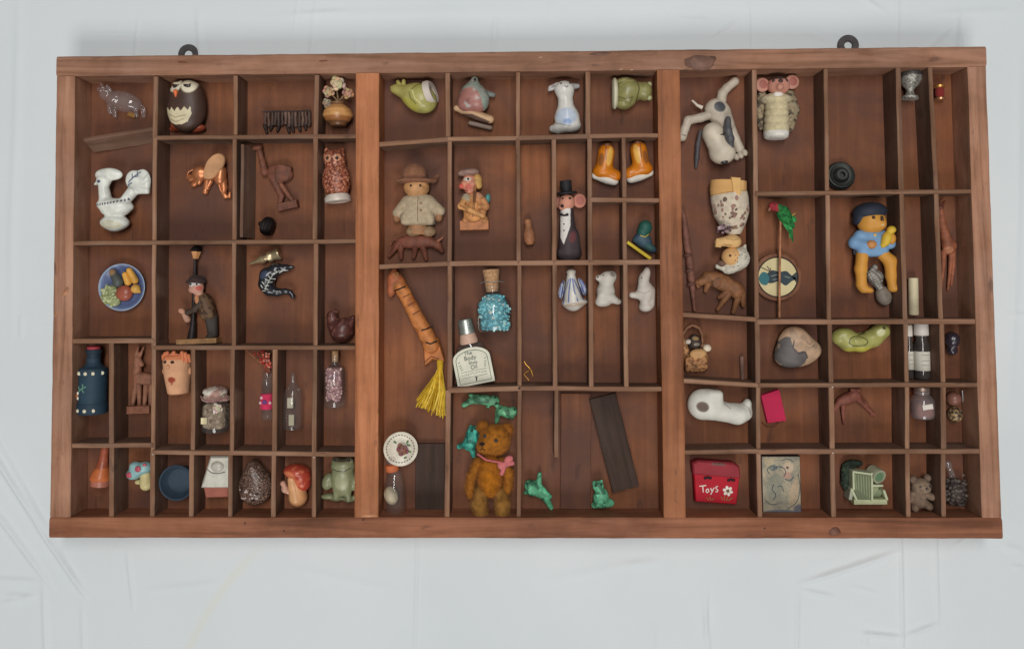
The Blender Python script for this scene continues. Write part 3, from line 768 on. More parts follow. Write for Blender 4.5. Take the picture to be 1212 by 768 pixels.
# --- white hen with blue decoration
BL = (72, 86, 116)
t = T('white_hen', 'white glazed hen with fan tail and small blue brush marks', 'figurine', 143, 236, 13)
t.sdf('body', [E(138, 244, 15, 22, 9, 12, 4), E(138, 249, 15, 17, 9, 11), C(127, 240, 15, 7.5, 124, 222, 15, 6), E(124, 214, 15, 8.5, 7.5, 7.5), E(131, 206, 14, 15, 7.5, 4.5, 4), E(121, 207, 14, 8, 6, 4.5), C(148, 240, 14, 6, 157, 228, 13, 6.5), E(160, 214, 12, 11, 13, 4, -20), E(169, 214, 12, 10, 14, 4), B(170, 220, 12, 8, 10, 3.6, 0, 3), C(137, 254, 13, 8.5, 137, 262, 12, 13), E(137, 264, 13, 17, 9, 12.5)], 'ceramic', (226, 226, 216), k=3, res=.7,
      paint=[*[('e', 115 + q * 3.4, 243.6 - .012 * (q * 3.4) ** 2 * .35, 1.1, 1.5, 0, (84, 84, 98)) for q in range(13)], ('l', [(176, 206), (172, 214)], .8, (176, 178, 176)), ('l', [(178, 214), (172, 219)], .8, (176, 178, 176)), ('l', [(178, 224), (170, 223)], .8, (176, 178, 176)), ('e', 137, 267, 12, 5, 0, (206, 200, 176)), ('l', [(154, 216), (160, 210), (168, 204)], 1.4, BL), ('l', [(153, 219), (158, 217)], 1.4, BL), ('l', [(160, 210), (166, 209)], 1.2, BL), ('l', [(159, 212), (158, 206)], 1.2, BL), ('l', [(165, 208), (164, 203)], 1.1, BL),
             ('e', 121.5, 215.5, 2.4, 1.8, 0, BL), ('l', [(150, 222), (155, 220)], 1.2, BL), ('l', [(130, 266), (144, 267)], .8, (190, 190, 180))])
t.sdf('beak', [C(117, 216, 15, 3, 113.5, 218, 15, 1.4)], 'ceramic', (222, 222, 212))
t.done()
# --- copper elephant
CO = (206, 132, 88)
t = T('copper_elephant', 'shiny copper elephant with one big rounded ear raised', 'figurine', 245, 209, 9)
bd = t.sdf('body', [E(236, 204, 9, 9, 8, 7), C(232, 208, 8, 4, 224, 212, 7, 3.2), C(238, 209, 8, 4, 234, 216, 7, 3), E(250, 206, 9, 8, 8, 7)], 'copper', CO, k=4, res=.7)
for a, b_ in (((228, 209), (221, 209)), ((234, 213), (227, 218)), ((244, 214), (241, 227)), ((248, 214), (243, 222))): t.sdf('leg', [C(*a, 7, 3.6, *b_, 5, 2.8), E(*b_, 5, 3.6, 3.2, 3.2)], 'copper', CO, res=.7)
t.sdf('head', [E(261, 211, 10, 7, 9, 7), E(262, 203, 10, 6, 7, 6)], 'copper', CO, k=3, res=.7)
t.sdf('trunk', path([(264, 214, 9, 4.6), (265, 222, 8, 3.6), (264, 228, 7, 3), (266, 233, 7, 2.4), (271, 233, 7, 2.0), (272, 229, 8, 1.7)]), 'copper', CO, k=1.5, res=.7)
t.prism('ear', spl([(243, 211), (245, 196), (252, 186), (261, 182), (268, 186), (268, 195), (262, 205), (252, 213)]), 14.5, 17, 'copper', (226, 170, 124), 1.0)
t.tube('tusk', [(260, 219, 11, 1.4), (262, 226, 11, 1.1), (266, 230, 11, .6)], 'copper', CO)
t.tube('tail', [(228, 200, 9, .9), (222, 203, 9, .8), (220, 207, 8, .7)], 'copper', CO)
t.done()
# --- wooden bird
WB = (118, 72, 54)
t = T('wooden_ostrich', 'flat carved wooden long necked bird on a slanted foot', 'carving', 330, 210, 7)
t.sdf('body', [E(328, 206, 8, 13, 12, 5, 10), B(336, 204, 8, 8, 9, 4, 15, 2), E(340, 207, 8, 7, 6, 4)], 'carved', WB, k=4, paint=[('l', [(326, 195), (328, 205), (327, 216)], 1, (78, 48, 38))])
t.sdf('neck', path([(313, 204, 8, 5), (310, 192, 8, 3.8), (307, 180, 8, 3.2), (306, 174, 8, 3)]), 'carved', WB, k=2)
t.sdf('head', [E(304, 174, 8, 6, 3.2, 3.2, -10), C(300, 174, 8, 2.4, 296, 177, 8, 1.2)], 'carved', WB, k=2)
t.sdf('leg', [C(324, 213, 8, 5, 333, 232, 8, 3.4), C(333, 232, 8, 3.4, 330, 246, 7, 3)], 'carved', (112, 68, 52)); t.sdf('leg', [C(332, 218, 7, 3, 346, 238, 7, 2.6)], 'carved', (128, 80, 60))
t.box('foot', 341, 244, 7, 12, 4.5, 5, 'carved', (110, 66, 50), -12)
t.done()
# --- ridged dark bead
t = T('ridged_bead', 'small black ridged wooden pot under the carved bird', 'pot', 316, 268, 10)
t.lathe('pot_body', (311, 266, 11), (324, 270, 11), [(0, 4), (.02, 8), (.15, 10.2), (.22, 9.6), (.3, 11.2), (.4, 10.6), (.5, 11.6), (.6, 10.8), (.7, 11), (.8, 9.8), (.95, 8), (1, 4)], 'iron', (46, 38, 38))
t.ball('knob', 309, 265, 3, 'iron', (44, 36, 36), z=11, sq=1)
t.done()
# --- rust brown owl
t = T('rust_owl', 'rust brown glazed owl with white rim at its foot', 'figurine', 399, 210, 13)
t.sdf('body', [E(399, 214, 14, 16.5, 24, 13.5, -4), E(397, 189, 14, 13, 11, 11), C(388, 183, 14, 4, 387, 177, 14, 2), C(404, 181, 14, 4, 406, 177, 14, 2)], 'ceramic', (150, 84, 62), k=4, res=.75,
      paint=[('s', .33, .08, (104, 56, 44), 3.), ('s', .4, .16, (196, 130, 100), 8.), ('e', 391, 189, 4.5, 4.5, 0, (196, 140, 108)), ('e', 402, 188, 4.5, 4.5, 0, (196, 140, 108))], rough=.5, rs=.45)
for x in (391, 402): t.ball('eye', x, 189, 2.1, 'ceramic', (50, 32, 28))
t.sdf('beak', [C(396.5, 191, t.drop(396, 192), 2, 396.5, 196, t.drop(396, 195), 1)], 'ceramic', (110, 60, 46))
t.lathe('foot_rim', (400, 231, 13), (401, 240, 13), [(0, 13), (.4, 15.5), (.9, 15.5), (.95, 14.5), (1, 12.5), (.9, 11)], 'ceramic', (214, 200, 186))
t.done()
# --- plate of vegetables
t = T('vegetable_bowl', 'blue rimmed round bowl of tiny vegetables and fruit', 'bowl', 145, 340, 6)
t.lathe('bowl', (145, 340, 0), (145, 340, 8), [(0, 12), (.1, 18), (.5, 23), (.9, 27.5), (1.0, 28), (1.0, 27), (.8, 25.5), (.45, 20), (.3, 12), (.28, .5)], 'ceramic', (98, 112, 150), 44, paint=[('h', 6.4, 9, (150, 166, 190)), ('h', 1.5, 5.9, (84, 96, 132))])
n0 = len(t.parts) + 1
pc = t.sdf('pea_heap', [E(130, 349, 6, 10, 12, 4, 25), E(136, 357, 6, 7, 6, 4)], 'resin', (150, 156, 110), k=3)
for q in range(46):
    g = random.random() * 6.28; rr = math.sqrt(random.random()); x = 131.5 + 11 * rr * math.cos(g) + 3 * rr * math.sin(g); y = 350 + 12.5 * rr * math.sin(g)
    t.ball('pea', x, y, 1.9, 'resin', random.choice([(170, 176, 128), (150, 158, 108), (186, 190, 146)]), pc, z=10.2 + random.random() * 1.2 - 2.6 * rr * rr, sq=.9, seg=7)
merge(t, n0, 'peas')
t.sdf('aubergine', [C(141, 334, 8, 6.4, 134, 322, 8, 4)], 'resin', (84, 88, 84), paint=[('e', 134, 321, 5, 5, 0, (150, 118, 84))])
for a, b_ in (((161, 332), (154, 320)), ((153, 334), (149, 325))): t.sdf('maize_cob', [C(*a, 8, 4.2, *b_, 8, 3.4)], 'resin', (222, 164, 72), rough=.35, rs=.9)
t.sdf('tomato', [E(148.5, 347, 8, 10, 9.5, 6.5)], 'ceramic', (164, 88, 68))
t.sdf('lemon', [E(162, 342, 8, 5.5, 5.5, 5), C(165, 344, 8, 2.5, 167, 346, 8, 1.2)], 'resin', (216, 164, 82), k=2)
t.done()
# --- drinker at the lamp post
t = T('lamp_post_drinker', 'little man in cap and brown coat leaning on a black street lamp', 'figurine', 236, 350, 10)
t.box('base', 236, 403.5, 10, 24, 3, 9, 'carved', (176, 132, 88), -2)
pole = t.sdf('lamp_post', [C(226, 400, 8, 5, 228, 382, 9, 3), C(228, 382, 9, 2.4, 230, 306, 10, 1.6)], 'iron', (58, 50, 50), res=.8)
t.lathe('lantern_glass', (230.5, 306, 10), (231, 297, 10), [(0, 3), (.1, 3.4), (.95, 6), (1, 5.5)], 'resin', (206, 146, 96), 6, parent=pole, sharp=20)
t.lathe('lantern_roof', (231, 297, 10), (231.5, 289, 10), [(0, 8), (.08, 7.6), (.55, 5), (.8, 2), (1, 1)], 'iron', (46, 40, 42), 6, parent=pole, sharp=20)
t.sdf('coat', [E(245, 363, 11, 9, 16, 9, -16), E(240, 355, 11, 8, 8, 8), B(247, 372, 11, 8, 5, 7, -8, 3)], 'painted', (104, 78, 56), k=4, paint=[('s', .25, .12, (68, 50, 40), 2.), ('l', [(240, 352), (244, 362), (246, 374)], 1, (60, 44, 36))])
t.sdf('shirt_front', [E(236.5, 355, 17, 3.4, 7, 3, -14)], 'painted', (196, 132, 92))
t.sdf('trousers', [C(248, 374, 11, 5.5, 250, 396, 9, 4.2), C(252, 374, 9, 5, 254, 396, 9, 4), E(249, 399, 8, 6, 3, 5)], 'painted', (64, 58, 52), k=2)
t.sdf('arm', path([(240, 358, 16, 4), (233, 366, 16, 3.6), (223, 370, 14, 3)]), 'painted', (74, 60, 50)); t.sdf('hand', [E(216, 368, 13, 4.5, 3.4, 3, 30)], 'painted', (190, 140, 116))
t.sdf('bottle', [C(219, 372, 12, 3.4, 222, 378, 11, 4)], 'painted', (176, 134, 112))
t.sdf('head', [E(233, 340, 12, 8.5, 9, 8), E(228.5, 343, 15, 3.4, 3, 3), E(237, 347, 14, 5, 4, 5)], 'painted', (198, 148, 128), k=2.5, paint=[('e', 238, 341, 3, 3, 0, (196, 100, 86)), ('e', 229, 336, 4, 3, 0, (220, 214, 208)), ('e', 236, 336, 3, 2, 0, (220, 214, 208)), ('e', 229, 348, 3, 1.4, 0, (120, 60, 52))])
for x in (229, 236): t.ball('eye', x, 336.5, 1.3, 'painted', (36, 30, 30))
t.sdf('cap', [E(234, 331, 12, 10, 5.5, 9, 8), E(226, 333, 13, 6, 2.4, 5, -10)], 'fabric', (66, 52, 50), k=2)
t.done()
# --- brass cone charm
t = T('brass_nozzle', 'small brass cone charm with stepped collar above the black bird', 'charm', 313, 306, 6)
t.lathe('cone', (295, 312.5, 6), (332, 300, 6), [(0, .8), (.1, 2.0), (.3, 3), (.42, 5), (.5, 5.4), (.52, 4), (.62, 4.2), (.64, 6.4), (.74, 6.4), (.78, 5.6), (.96, 7.6), (1, 7), (1, 5)], 'brass', (206, 184, 146), 24)
t.done()
# --- black lacquer bird
t = T('black_lacquer_bird', 'curved black lacquered bird painted with white leaf sprays', 'figurine', 327, 331, 9)
bd = t.sdf('body', path([(347, 316, 9, 1.8), (338, 317.5, 9, 4.2), (327, 319, 9, 7.4), (317, 326, 9, 9.2), (315.5, 336, 9, 9), (319, 343, 9, 7), (328, 346, 9, 4.6), (338, 345, 9, 3.2), (344, 346, 9, 2.6), (347, 350, 9, 2.4), (348, 352, 9, 1.8)]), 'lacquer', (36, 36, 42), k=2.5, res=.75, paint=[('e', 315, 325, 6, 4, -40, (62, 70, 90))])
for pts in ([(342, 320), (332, 321), (325, 326), (321, 333), (317, 342)],): t.stroke('white_stem', pts, .9, 'painted', (206, 206, 196), bd)
for x, y, r in ((338, 319, 20), (334, 322, -30), (329, 321, 40), (326, 324, -20), (322, 328, 60), (325, 330, 10), (319, 331, 30), (322, 334, -10), (315, 335, 50), (319, 338, 0), (313, 339, 60), (318, 342, 20), (315, 344, 0)):
    a = math.radians(r); t.stroke('white_leaf', [(x - 2.2 * math.cos(a), y - 2.2 * math.sin(a)), (x + 2.2 * math.cos(a), y + 2.2 * math.sin(a))], 1.1, 'painted', (200, 200, 190), bd)
t.done()
# --- dark brown glazed hen
t = T('brown_glazed_bird', 'dark brown glossy bird squatting in an otherwise empty compartment', 'figurine', 403, 388, 12)
t.sdf('body', [E(405, 391, 13, 14, 15, 12, 30), C(394, 384, 13, 7, 393, 374, 13, 5), E(393, 373, 13, 5.5, 5, 5), C(414, 381, 13, 6, 418, 376, 13, 3)], 'ceramic', (84, 48, 42), k=4, paint=[('s', .2, .2, (116, 74, 66), 5.)])
t.sdf('comb', [C(391, 370, 13, 2, 395, 367, 13, 1.4), C(395, 370, 13, 2, 399, 369, 13, 1.2)], 'ceramic', (110, 62, 54)); t.sdf('beak', [C(389, 374, 13, 2, 386, 377, 13, .9)], 'ceramic', (90, 56, 46))
t.done()
# ---------------- fourth row
t = T('blue_painted_bottle', 'dark blue painted bottle with rows of cream dots and red top', 'bottle', 112, 448, 14)
NB = (46, 66, 80)
bd = t.lathe('bottle_body', (112.5, 413, 16), (112, 488, 16), [(0, 8), (.02, 9), (.05, 9), (.06, 7.6), (.2, 7.6), (.26, 10), (.3, 15), (.36, 16.4), (.38, 15.6), (.82, 15.6), (.85, 17), (.98, 17), (1, 16)], 'painted', NB, 36, paint=[('z', 412, 424, (38, 52, 64)), ('z', 476, 490, (42, 60, 74))])
t.lathe('red_stopper', (112.5, 409, 16), (112.5, 414, 16), [(0, 5), (.2, 7.5), (.9, 7.5), (1, 6)], 'painted', (158, 58, 66))
for y, xs in ((440, (97, 103, 112, 120, 127)), (483, (96, 103, 112, 121))):
    for x in xs: t.ball('cream_dot', x, y, 2.3, 'painted', (222, 214, 186), bd, sq=.4)
for x, y in ((97, 463), (99.5, 466), (97, 470), (101, 463), (101, 469)): t.ball('petal', x, y, 2.0, 'painted', (226, 218, 196), bd, sq=.4)
t.ball('flower_eye', 99, 466.5, 1.5, 'painted', (196, 112, 62), bd, sq=.6)
for p in ([(102, 462), (107, 457), (113, 455)], [(104, 460), (102, 455)], [(107, 457), (110, 462)], [(109, 456), (108, 452)]): t.stroke('leaf', p, 1.7, 'painted', (92, 134, 116), bd)
t.done()
# --- wooden animal on base
t = T('wooden_goat', 'carved brown wooden goat standing on its own block', 'carving', 167, 450, 9)
WG = (142, 94, 72)
t.box('block', 166, 484, 8, 13.5, 4.5, 7, 'carved', (128, 80, 60), -2)
t.sdf('body', [B(171, 448, 9, 10.5, 7, 6, 4, 4), E(163, 446, 9, 6, 7, 6)], 'carved', WG, k=3)
t.sdf('neck', [C(162, 444, 9, 5.5, 162, 426, 10, 4)], 'carved', WG); t.sdf('head', [C(162, 424, 10, 4, 168, 431, 11, 3), C(161, 420, 10, 2.4, 163, 410, 10, 1.2), C(165, 421, 9, 2.2, 169, 411, 9, 1.1)], 'carved', WG, k=2)
for x0, x1 in ((161, 157), (164, 165), (173, 171), (178, 178)): t.sdf('leg', [C(x0, 452, 9 if x0 < 174 else 7, 3.4, x1, 479, 9, 2.3)], 'carved', (138, 92, 70))
t.done()
# --- clay face pot
t = T('clay_face_pot', 'peach clay finger pot with a face and ruffled orange hair', 'pot', 212, 440, 12)
bd = t.lathe('pot', (211, 418, 15), (213.5, 465, 15), [(0, 12), (.05, 15), (.2, 16), (.5, 15.2), (.75, 13.6), (.97, 12), (1, 10)], 'clay', (214, 160, 122), 32, paint=[('e', 211.5, 447, 4.6, 3.4, 0, (150, 66, 42)), ('l', [(211.5, 448), (211.5, 452)], 2.4, (150, 66, 42)), ('z', 400, 424, (204, 122, 82))])
for i in range(11): x = 198 + i * 2.9; t.sdf('hair_curl', [C(x, 418 + 2.2 * math.cos(i * 1.9), 20 + 6 * math.sin((x - 197) / 30 * 3.1), 2.6, x + random.uniform(-2, 3), 424 + random.uniform(-1, 5), 21 + 6 * math.sin((x - 197) / 30 * 3.1), 1.6)], 'clay', (206, 122, 84))
for x in (204, 213): t.ball('eye', x, 426.5, 2.4, 'clay', (66, 40, 34), ry=1.8)
t.sdf('nose', [E(208, 432, t.drop(208, 432), 2.5, 3, 2.5)], 'clay', (212, 150, 112))
for x in (197.5, 226.5): t.sdf('ear', [E(x, 438, 16, 3, 5, 3)], 'clay', (210, 148, 110))
t.done()
# --- jar with cloth cap
def jar_glass(t, p0, p1, prof, mat='clear_glass', name='glass'): return t.lathe(name, p0, p1, prof, mat, (230, 230, 225), 32)
t = T('potpourri_jar', 'squat glass jar of pale petals with a frilled pink cloth cap', 'jar', 257, 484, 13)
jar_glass(t, (257, 470, 15), (257, 510, 15), [(0, 11), (.1, 12), (.2, 15), (.3, 16), (.9, 16), (.98, 14.5), (1, 11)])
t.sdf('petal_filling', [B(257, 491, 14, 13.5, 15, 12, 0, 6)], 'plant', (150, 128, 106), rough=.4, rs=.35, paint=[('s', .2, .05, (178, 160, 136), 2., .3), ('s', .3, .15, (112, 90, 74), 9., .3)])
t.sdf('cloth_cap', [E(256, 463, 15, 14.5, 6, 13), E(257, 471, 15, 17, 4.5, 14)], 'fabric', (176, 140, 128), k=3, rough=.7, rs=.35, paint=[('s', .1, .05, (206, 190, 174), 4., .3), ('e', 250, 463, 6, 3.5, 0, (222, 212, 196))])
t.tube('ribbon', [(241, 468, 20, 1.2), (248, 471, 27, 1.2), (257, 472, 29, 1.2), (266, 471, 27, 1.2), (273, 468, 20, 1.2)], 'fabric', (150, 110, 104)); rosette(t, 'ribbon_rose', 264, 480, 28, 6, (210, 192, 168), 'fabric')
t.box('label', 248, 495, 27.5, 3.6, 3.8, .5, 'paper', (226, 210, 168))
t.done()
# --- slim vase with red sprigs
t = T('red_sprig_vase', 'slim glass vase wrapped in a pink band with dried red sprigs', 'vase', 315, 468, 10)
jar_glass(t, (315.5, 441, 9), (315.5, 497, 9), [(0, 5.5), (.03, 6), (.08, 5), (.2, 6.5), (.4, 6.5), (.5, 6), (.9, 7), (.98, 7.2), (1, 6)])
bd = t.lathe('pink_band', (315, 466, 9), (315, 484, 9), [(0, 7.2), (.1, 7.6), (.9, 7.6), (1, 7.2)], 'fabric', (206, 58, 92))
t.sdf('violet_flower', [E(315, 475, 16.4, 3, 3, 1.4)], 'fabric', (110, 72, 128))
for x, y in ((309.5, 476), (320.5, 476), (311, 470)): t.ball('white_flower', x, y, 2, 'fabric', (220, 180, 186))
random.seed(12)
for i in range(13):
    x, y = 302 + random.random() * 20, 416 + random.random() * 18
    st = t.tube('sprig', [(315, 445, 9, .6), ((315 + x) / 2 + 1, (440 + y) / 2, 11, .55), (x, y, 12 + random.uniform(-2, 3), .5)], 'plant', (130, 70, 54), 5)
    for q in range(4): t.ball('red_bud', x + random.uniform(-3, 3), y + random.uniform(-3, 3), random.uniform(1.1, 2.0), 'plant', random.choice([(190, 62, 50), (168, 50, 44), (206, 104, 84), (214, 150, 130)]), st, z=12 + random.uniform(-2, 4), seg=6)
t.tube('stick', [(287, 409, 16, .8), (303, 424, 14, .8), (319, 440, 10, .8)], 'plant', (150, 96, 68), 6)
t.done()
# --- clear bottle with paper
t = T('clear_bottle', 'clear glass bottle with two little cream paper labels', 'bottle', 347, 475, 10)
jar_glass(t, (347, 441, 11), (347, 507, 11), [(0, 2.4), (.1, 3.2), (.14, 3.2), (.2, 5), (.3, 9), (.42, 11), (.95, 11), (.99, 10), (1, 8)])
t.box('paper_label', 345, 476, 15, 3.6, 6, .4, 'paper', (196, 186, 164)); t.box('paper_label', 346.5, 496, 15, 3.2, 6.5, .4, 'paper', (186, 174, 148))
t.done()
# --- bottle of pink beads
t = T('pink_bead_bottle', 'corked glass bottle filled with pink and mauve beads', 'bottle', 397, 449, 11)
jar_glass(t, (397, 421, 13), (397, 481, 13), [(0, 4.6), (.04, 5), (.1, 4.6), (.18, 5.5), (.24, 11), (.3, 12.5), (.95, 12.5), (1, 11)])
t.lathe('cork', (397, 415, 13), (397, 428, 13), [(0, 3.8), (.5, 4), (1, 3.6)], 'cork', (168, 132, 96))
n0 = len(t.parts) + 1
bx = t.sdf('bead_filling', [B(397, 453, 13, 9, 19, 9, 0, 4)], 'resin', (160, 116, 116))
for i in range(120):
    y = 434 + random.random() * 38; x = 388 + random.random() * 18; z = 13 + 9.6 * math.sqrt(max(0, 1 - ((x - 397) / 10.6) ** 2))
    t.ball('bead', x, y, 1.7, 'resin', random.choice([(206, 160, 160), (184, 128, 134), (226, 196, 192), (150, 106, 120), (210, 176, 160)]), bx, z=z, sq=.9, seg=6)
merge(t, n0, 'beads')
t.done()
# ---------------- bottom row
t = T('orange_bell', 'orange glazed clay bell tapering up to its handle', 'bell', 120, 555, 12)
t.lathe('bell', (125, 527, 13), (119, 574, 13), [(0, 3.4), (.03, 4.4), (.25, 4.6), (.4, 5.4), (.55, 7.6), (.68, 10.5), (.76, 12), (.84, 12.3), (.855, 11.2), (.99, 10.6), (1, 9)], 'ceramic', (196, 108, 62), 32, paint=[('z', 567.5, 590, (176, 110, 92)), ('z', 500, 553, (160, 84, 60))])
t.done()
t = T('blue_mushroom', 'pale blue mushroom with pink spots leaning on a cream stalk', 'figurine', 166, 561, 10)
t.sdf('stalk', [C(171, 560, 10, 6, 172, 574, 9, 7), E(162, 571, 8, 4, 3, 4)], 'ceramic', (208, 192, 138), k=3)
cp = t.sdf('cap', [E(164, 557, 12, 13, 7, 9, -24), E(158, 561, 12, 7.5, 6, 7), E(172, 553, 12, 8, 6.5, 8), E(160, 551, 13, 6, 5, 6)], 'ceramic', (146, 186, 186), k=4)
for x, y, r in ((157, 560, 3.6), (167.5, 553, 3.8), (174, 549, 2.4)): t.ball('pink_spot', x, y, r, 'ceramic', (186, 82, 98), cp, sq=.4)
t.done()
t = T('slate_blue_pot', 'dark slate blue round pot seen from above', 'pot', 209, 571, 22)
t.lathe('pot', (209, 571, 0), (209, 571, 24), [(0, 12), (.04, 15), (.5, 17), (.8, 20), (.95, 21), (1, 20), (.97, 18.8), (.7, 17), (.55, 14), (.54, .5)], 'painted', (54, 68, 82), 44)
t.done()
t = T('clay_cottage', 'white roofed pottery cottage on a terracotta base', 'figurine', 257, 563, 12)
t.prism('base', [(243, 574), (273, 572), (272, 586), (246, 587)], 4, 20, 'clay', (160, 96, 80), 1.5)
rf = t.prism('roof', [(252, 538), (275, 538), (275, 575), (241, 575), (243, 567)], 2, 23, 'ceramic', (206, 202, 188), 2.5, paint=[('l', [(245, 561), (275, 561)], 1, (150, 140, 126))])
t.sdf('dormer', [E(261, 550, 22, 8, 6.5, 5)], 'ceramic', (196, 190, 176)); t.stroke('eave_line', [(249, 553), (254, 557), (262, 558), (270, 556)], 1, 'painted', (96, 84, 76), rf)
t.done()
t = T('speckled_hedgehog', 'dark brown speckled egg shaped hedgehog with beady front', 'figurine', 302, 571, 13)
bd = t.sdf('body', [E(303, 574, 15, 19.5, 23, 14), E(300, 556, 15, 9, 12, 10)], 'ceramic', (72, 52, 44), k=6, res=.7, rough=.35, rs=.7, paint=[('s', .55, .05, (104, 78, 66), 1.), ('s', .8, .2, (146, 118, 102), 6.)])
for i in range(30):
    x, y = random.uniform(288, 312), random.uniform(573, 590)
    if ((x - 301) / 16) ** 2 + ((y - 576) / 17) ** 2 < 1: t.ball('stud', x, y, random.uniform(.9, 1.6), 'ceramic', random.choice([(206, 192, 184), (44, 32, 30), (176, 150, 140)]), bd, sq=.8, seg=7)
t.done()
t = T('red_toadstool', 'red capped toadstool on a peach stalk with a small figure beside', 'figurine', 349, 573, 12)
t.sdf('stalk', [C(350, 560, 12, 8, 353, 588, 12, 11)], 'ceramic', (212, 152, 104)); t.sdf('cap', [E(352, 558, 13, 16, 8.5, 13, 8), E(358, 568, 12, 10, 13, 11, -10)], 'ceramic', (178, 70, 52), k=4, paint=[('e', 345, 562, 8, 7, 20, (206, 120, 82)), ('s', .2, .2, (206, 110, 80), 4.)])
t.sdf('stalk_front', [C(347, 566, 17, 5, 352, 588, 16, 8)], 'ceramic', (216, 160, 112)); t.sdf('small_figure', [E(338, 577, 15, 4, 5, 4), E(336, 571, 15, 3.4, 3.4, 3.4), C(340, 580, 14, 3, 344, 583, 14, 2)], 'ceramic', (196, 150, 128), k=2)
t.done()
t = T('celadon_frog', 'pale green glazed frog sitting upright on broad feet', 'figurine', 402, 571, 12)
FG = (136, 138, 104)
t.sdf('body', [E(406, 566, 15, 14, 21, 12), E(406, 551, 16, 14, 9, 11), E(398, 544, 17, 4.5, 4, 4), E(414, 544, 17, 4.5, 4, 4), E(388, 570, 13, 7, 10, 8, 15), E(421, 572, 13, 7, 10, 8, -15), C(401, 570, 20, 4, 398, 588, 16, 3.4), C(412, 570, 20, 4, 413, 590, 16, 3.4), E(388, 588, 11, 9, 3.6, 6), E(398, 590, 12, 7, 3.4, 5), E(413, 591, 12, 8, 3.4, 5), E(424, 588, 11, 7, 3.6, 5)], 'ceramic', FG, k=3, res=.75,
      paint=[('l', [(396, 553), (402, 555), (410, 555), (417, 552)], 1.1, (64, 58, 48)), ('e', 407, 567, 8, 10, 0, (160, 160, 126)), ('e', 406, 541, 18, 4, 0, (92, 84, 68))])
for x in (398, 414): t.ball('eye', x, 544, 1.9, 'ceramic', (48, 42, 38))
t.done()

# ================================================================== centre section
YG = (168, 160, 92)
t = T('yellow_green_bird', 'yellow green glazed bird tipped over showing its hollow white base', 'figurine', 491, 116, 13)
t.sdf('body', [E(497, 117, 15, 22, 17, 13, 30), C(484, 112, 15, 10, 470, 105, 14, 5.5), C(472, 108, 14, 5, 466, 106, 14, 4)], 'ceramic', YG, k=5, res=.75, paint=[('e', 484, 126, 14, 6, 28, (176, 168, 80)), ('l', [(486, 112), (488, 120), (494, 126)], 1.2, (112, 106, 52)), ('l', [(489, 109), (495, 103), (501, 101)], 1.2, (112, 106, 52)), ('l', [(490, 110), (493, 120), (500, 126)], 1.0, (220, 212, 150))])
for a, b_ in (((474, 103), (471, 97)), ((478, 103), (478, 96)), ((468, 107), (464, 104))): t.sdf('crest', [C(*a, 15, 3.4, *b_, 15, 2.4)], 'ceramic', (170, 160, 88))
t.lathe('hollow_base', (507, 112, 15), (514, 110, 17), [(0, 15.5), (.6, 15), (1, 13), (.9, 7), (.6, 6), (.55, .5)], 'bisque', (206, 192, 180), 36, paint=None)
t.done()
t = T('bird_on_slab', 'grey green pointed bird with pink breast perched on a tan oval slab', 'figurine', 560, 123, 13)
GG = (142, 150, 138)
t.sdf('body', [E(568, 119, 15, 11, 14, 12), E(560, 117, 16, 17, 17, 13, 15), C(560, 106, 16, 10, 562, 95, 16, 4.5), E(551, 124, 15, 9, 9, 10)], 'ceramic', GG, k=6, res=.75, paint=[('p', spl([(538, 122), (542, 112), (552, 107), (562, 107), (568, 114), (571, 124), (570, 136), (540, 130)]), (164, 112, 102)), ('e', 562.5, 96.5, 1.6, 2.8, 10, (40, 38, 38)), ('l', [(553, 120), (556, 124), (560, 128)], .8, (120, 72, 66)), ('l', [(553, 124), (557, 120)], .8, (120, 72, 66)), ('s', .16, .3, (164, 160, 150), 3.)])
t.sdf('tail', [C(575, 110, 12, 4, 584, 112, 11, 3)], 'ceramic', (120, 124, 118))
t.sdf('slab', [C(540, 128, 13, 3.6, 580, 142, 13, 5), E(562, 136, 11, 22, 5, 10, 20)], 'bisque', (198, 160, 122), k=3, paint=[('p', [(546, 135), (560, 137), (580, 145), (576, 149), (556, 143)], (110, 84, 72))])
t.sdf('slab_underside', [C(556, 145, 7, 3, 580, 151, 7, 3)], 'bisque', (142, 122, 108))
t.done()
t = T('white_rabbit', 'white glazed rabbit with pale blue belly sitting up with swept ears', 'figurine', 669, 126, 13)
t.sdf('body', [E(671, 140, 14, 15, 15, 12), C(670, 130, 14, 10, 669, 112, 15, 8.5), E(668, 106, 16, 12, 10, 10), C(660, 152, 10, 6, 654, 152, 9, 4), E(680, 149, 12, 8, 6, 8), E(668, 152, 11, 15, 4.5, 9)], 'ceramic', (212, 208, 200), k=5, res=.75, paint=[('e', 670, 140, 12, 10, 0, (188, 198, 212)), ('e', 671, 146, 5, 3, 0, (150, 172, 206)), ('l', [(668, 104), (670, 106), (672, 104)], 1.1, (96, 76, 70)), ('l', [(658, 147), (668, 150), (674, 151)], .9, (150, 144, 140))])
t.sdf('ear', [C(660, 101, 15, 4, 652, 104, 14, 3), C(652, 104, 14, 3, 650, 106, 13, 1.6)], 'ceramic', (196, 192, 188), paint=[('e', 655, 103, 3, 1.5, -20, (140, 130, 130))]); t.sdf('ear', [C(677, 102, 13, 4, 684, 101, 11, 3)], 'ceramic', (170, 168, 168))
for x in (664, 674): t.ball('eye', x, 100.5 if x > 670 else 101, 1.3, 'ceramic', (70, 58, 54))
t.done()
t = T('olive_frog_lying', 'olive green glazed frog lying on its side with pale round base', 'figurine', 747, 111, 13)
OG = (140, 134, 84)
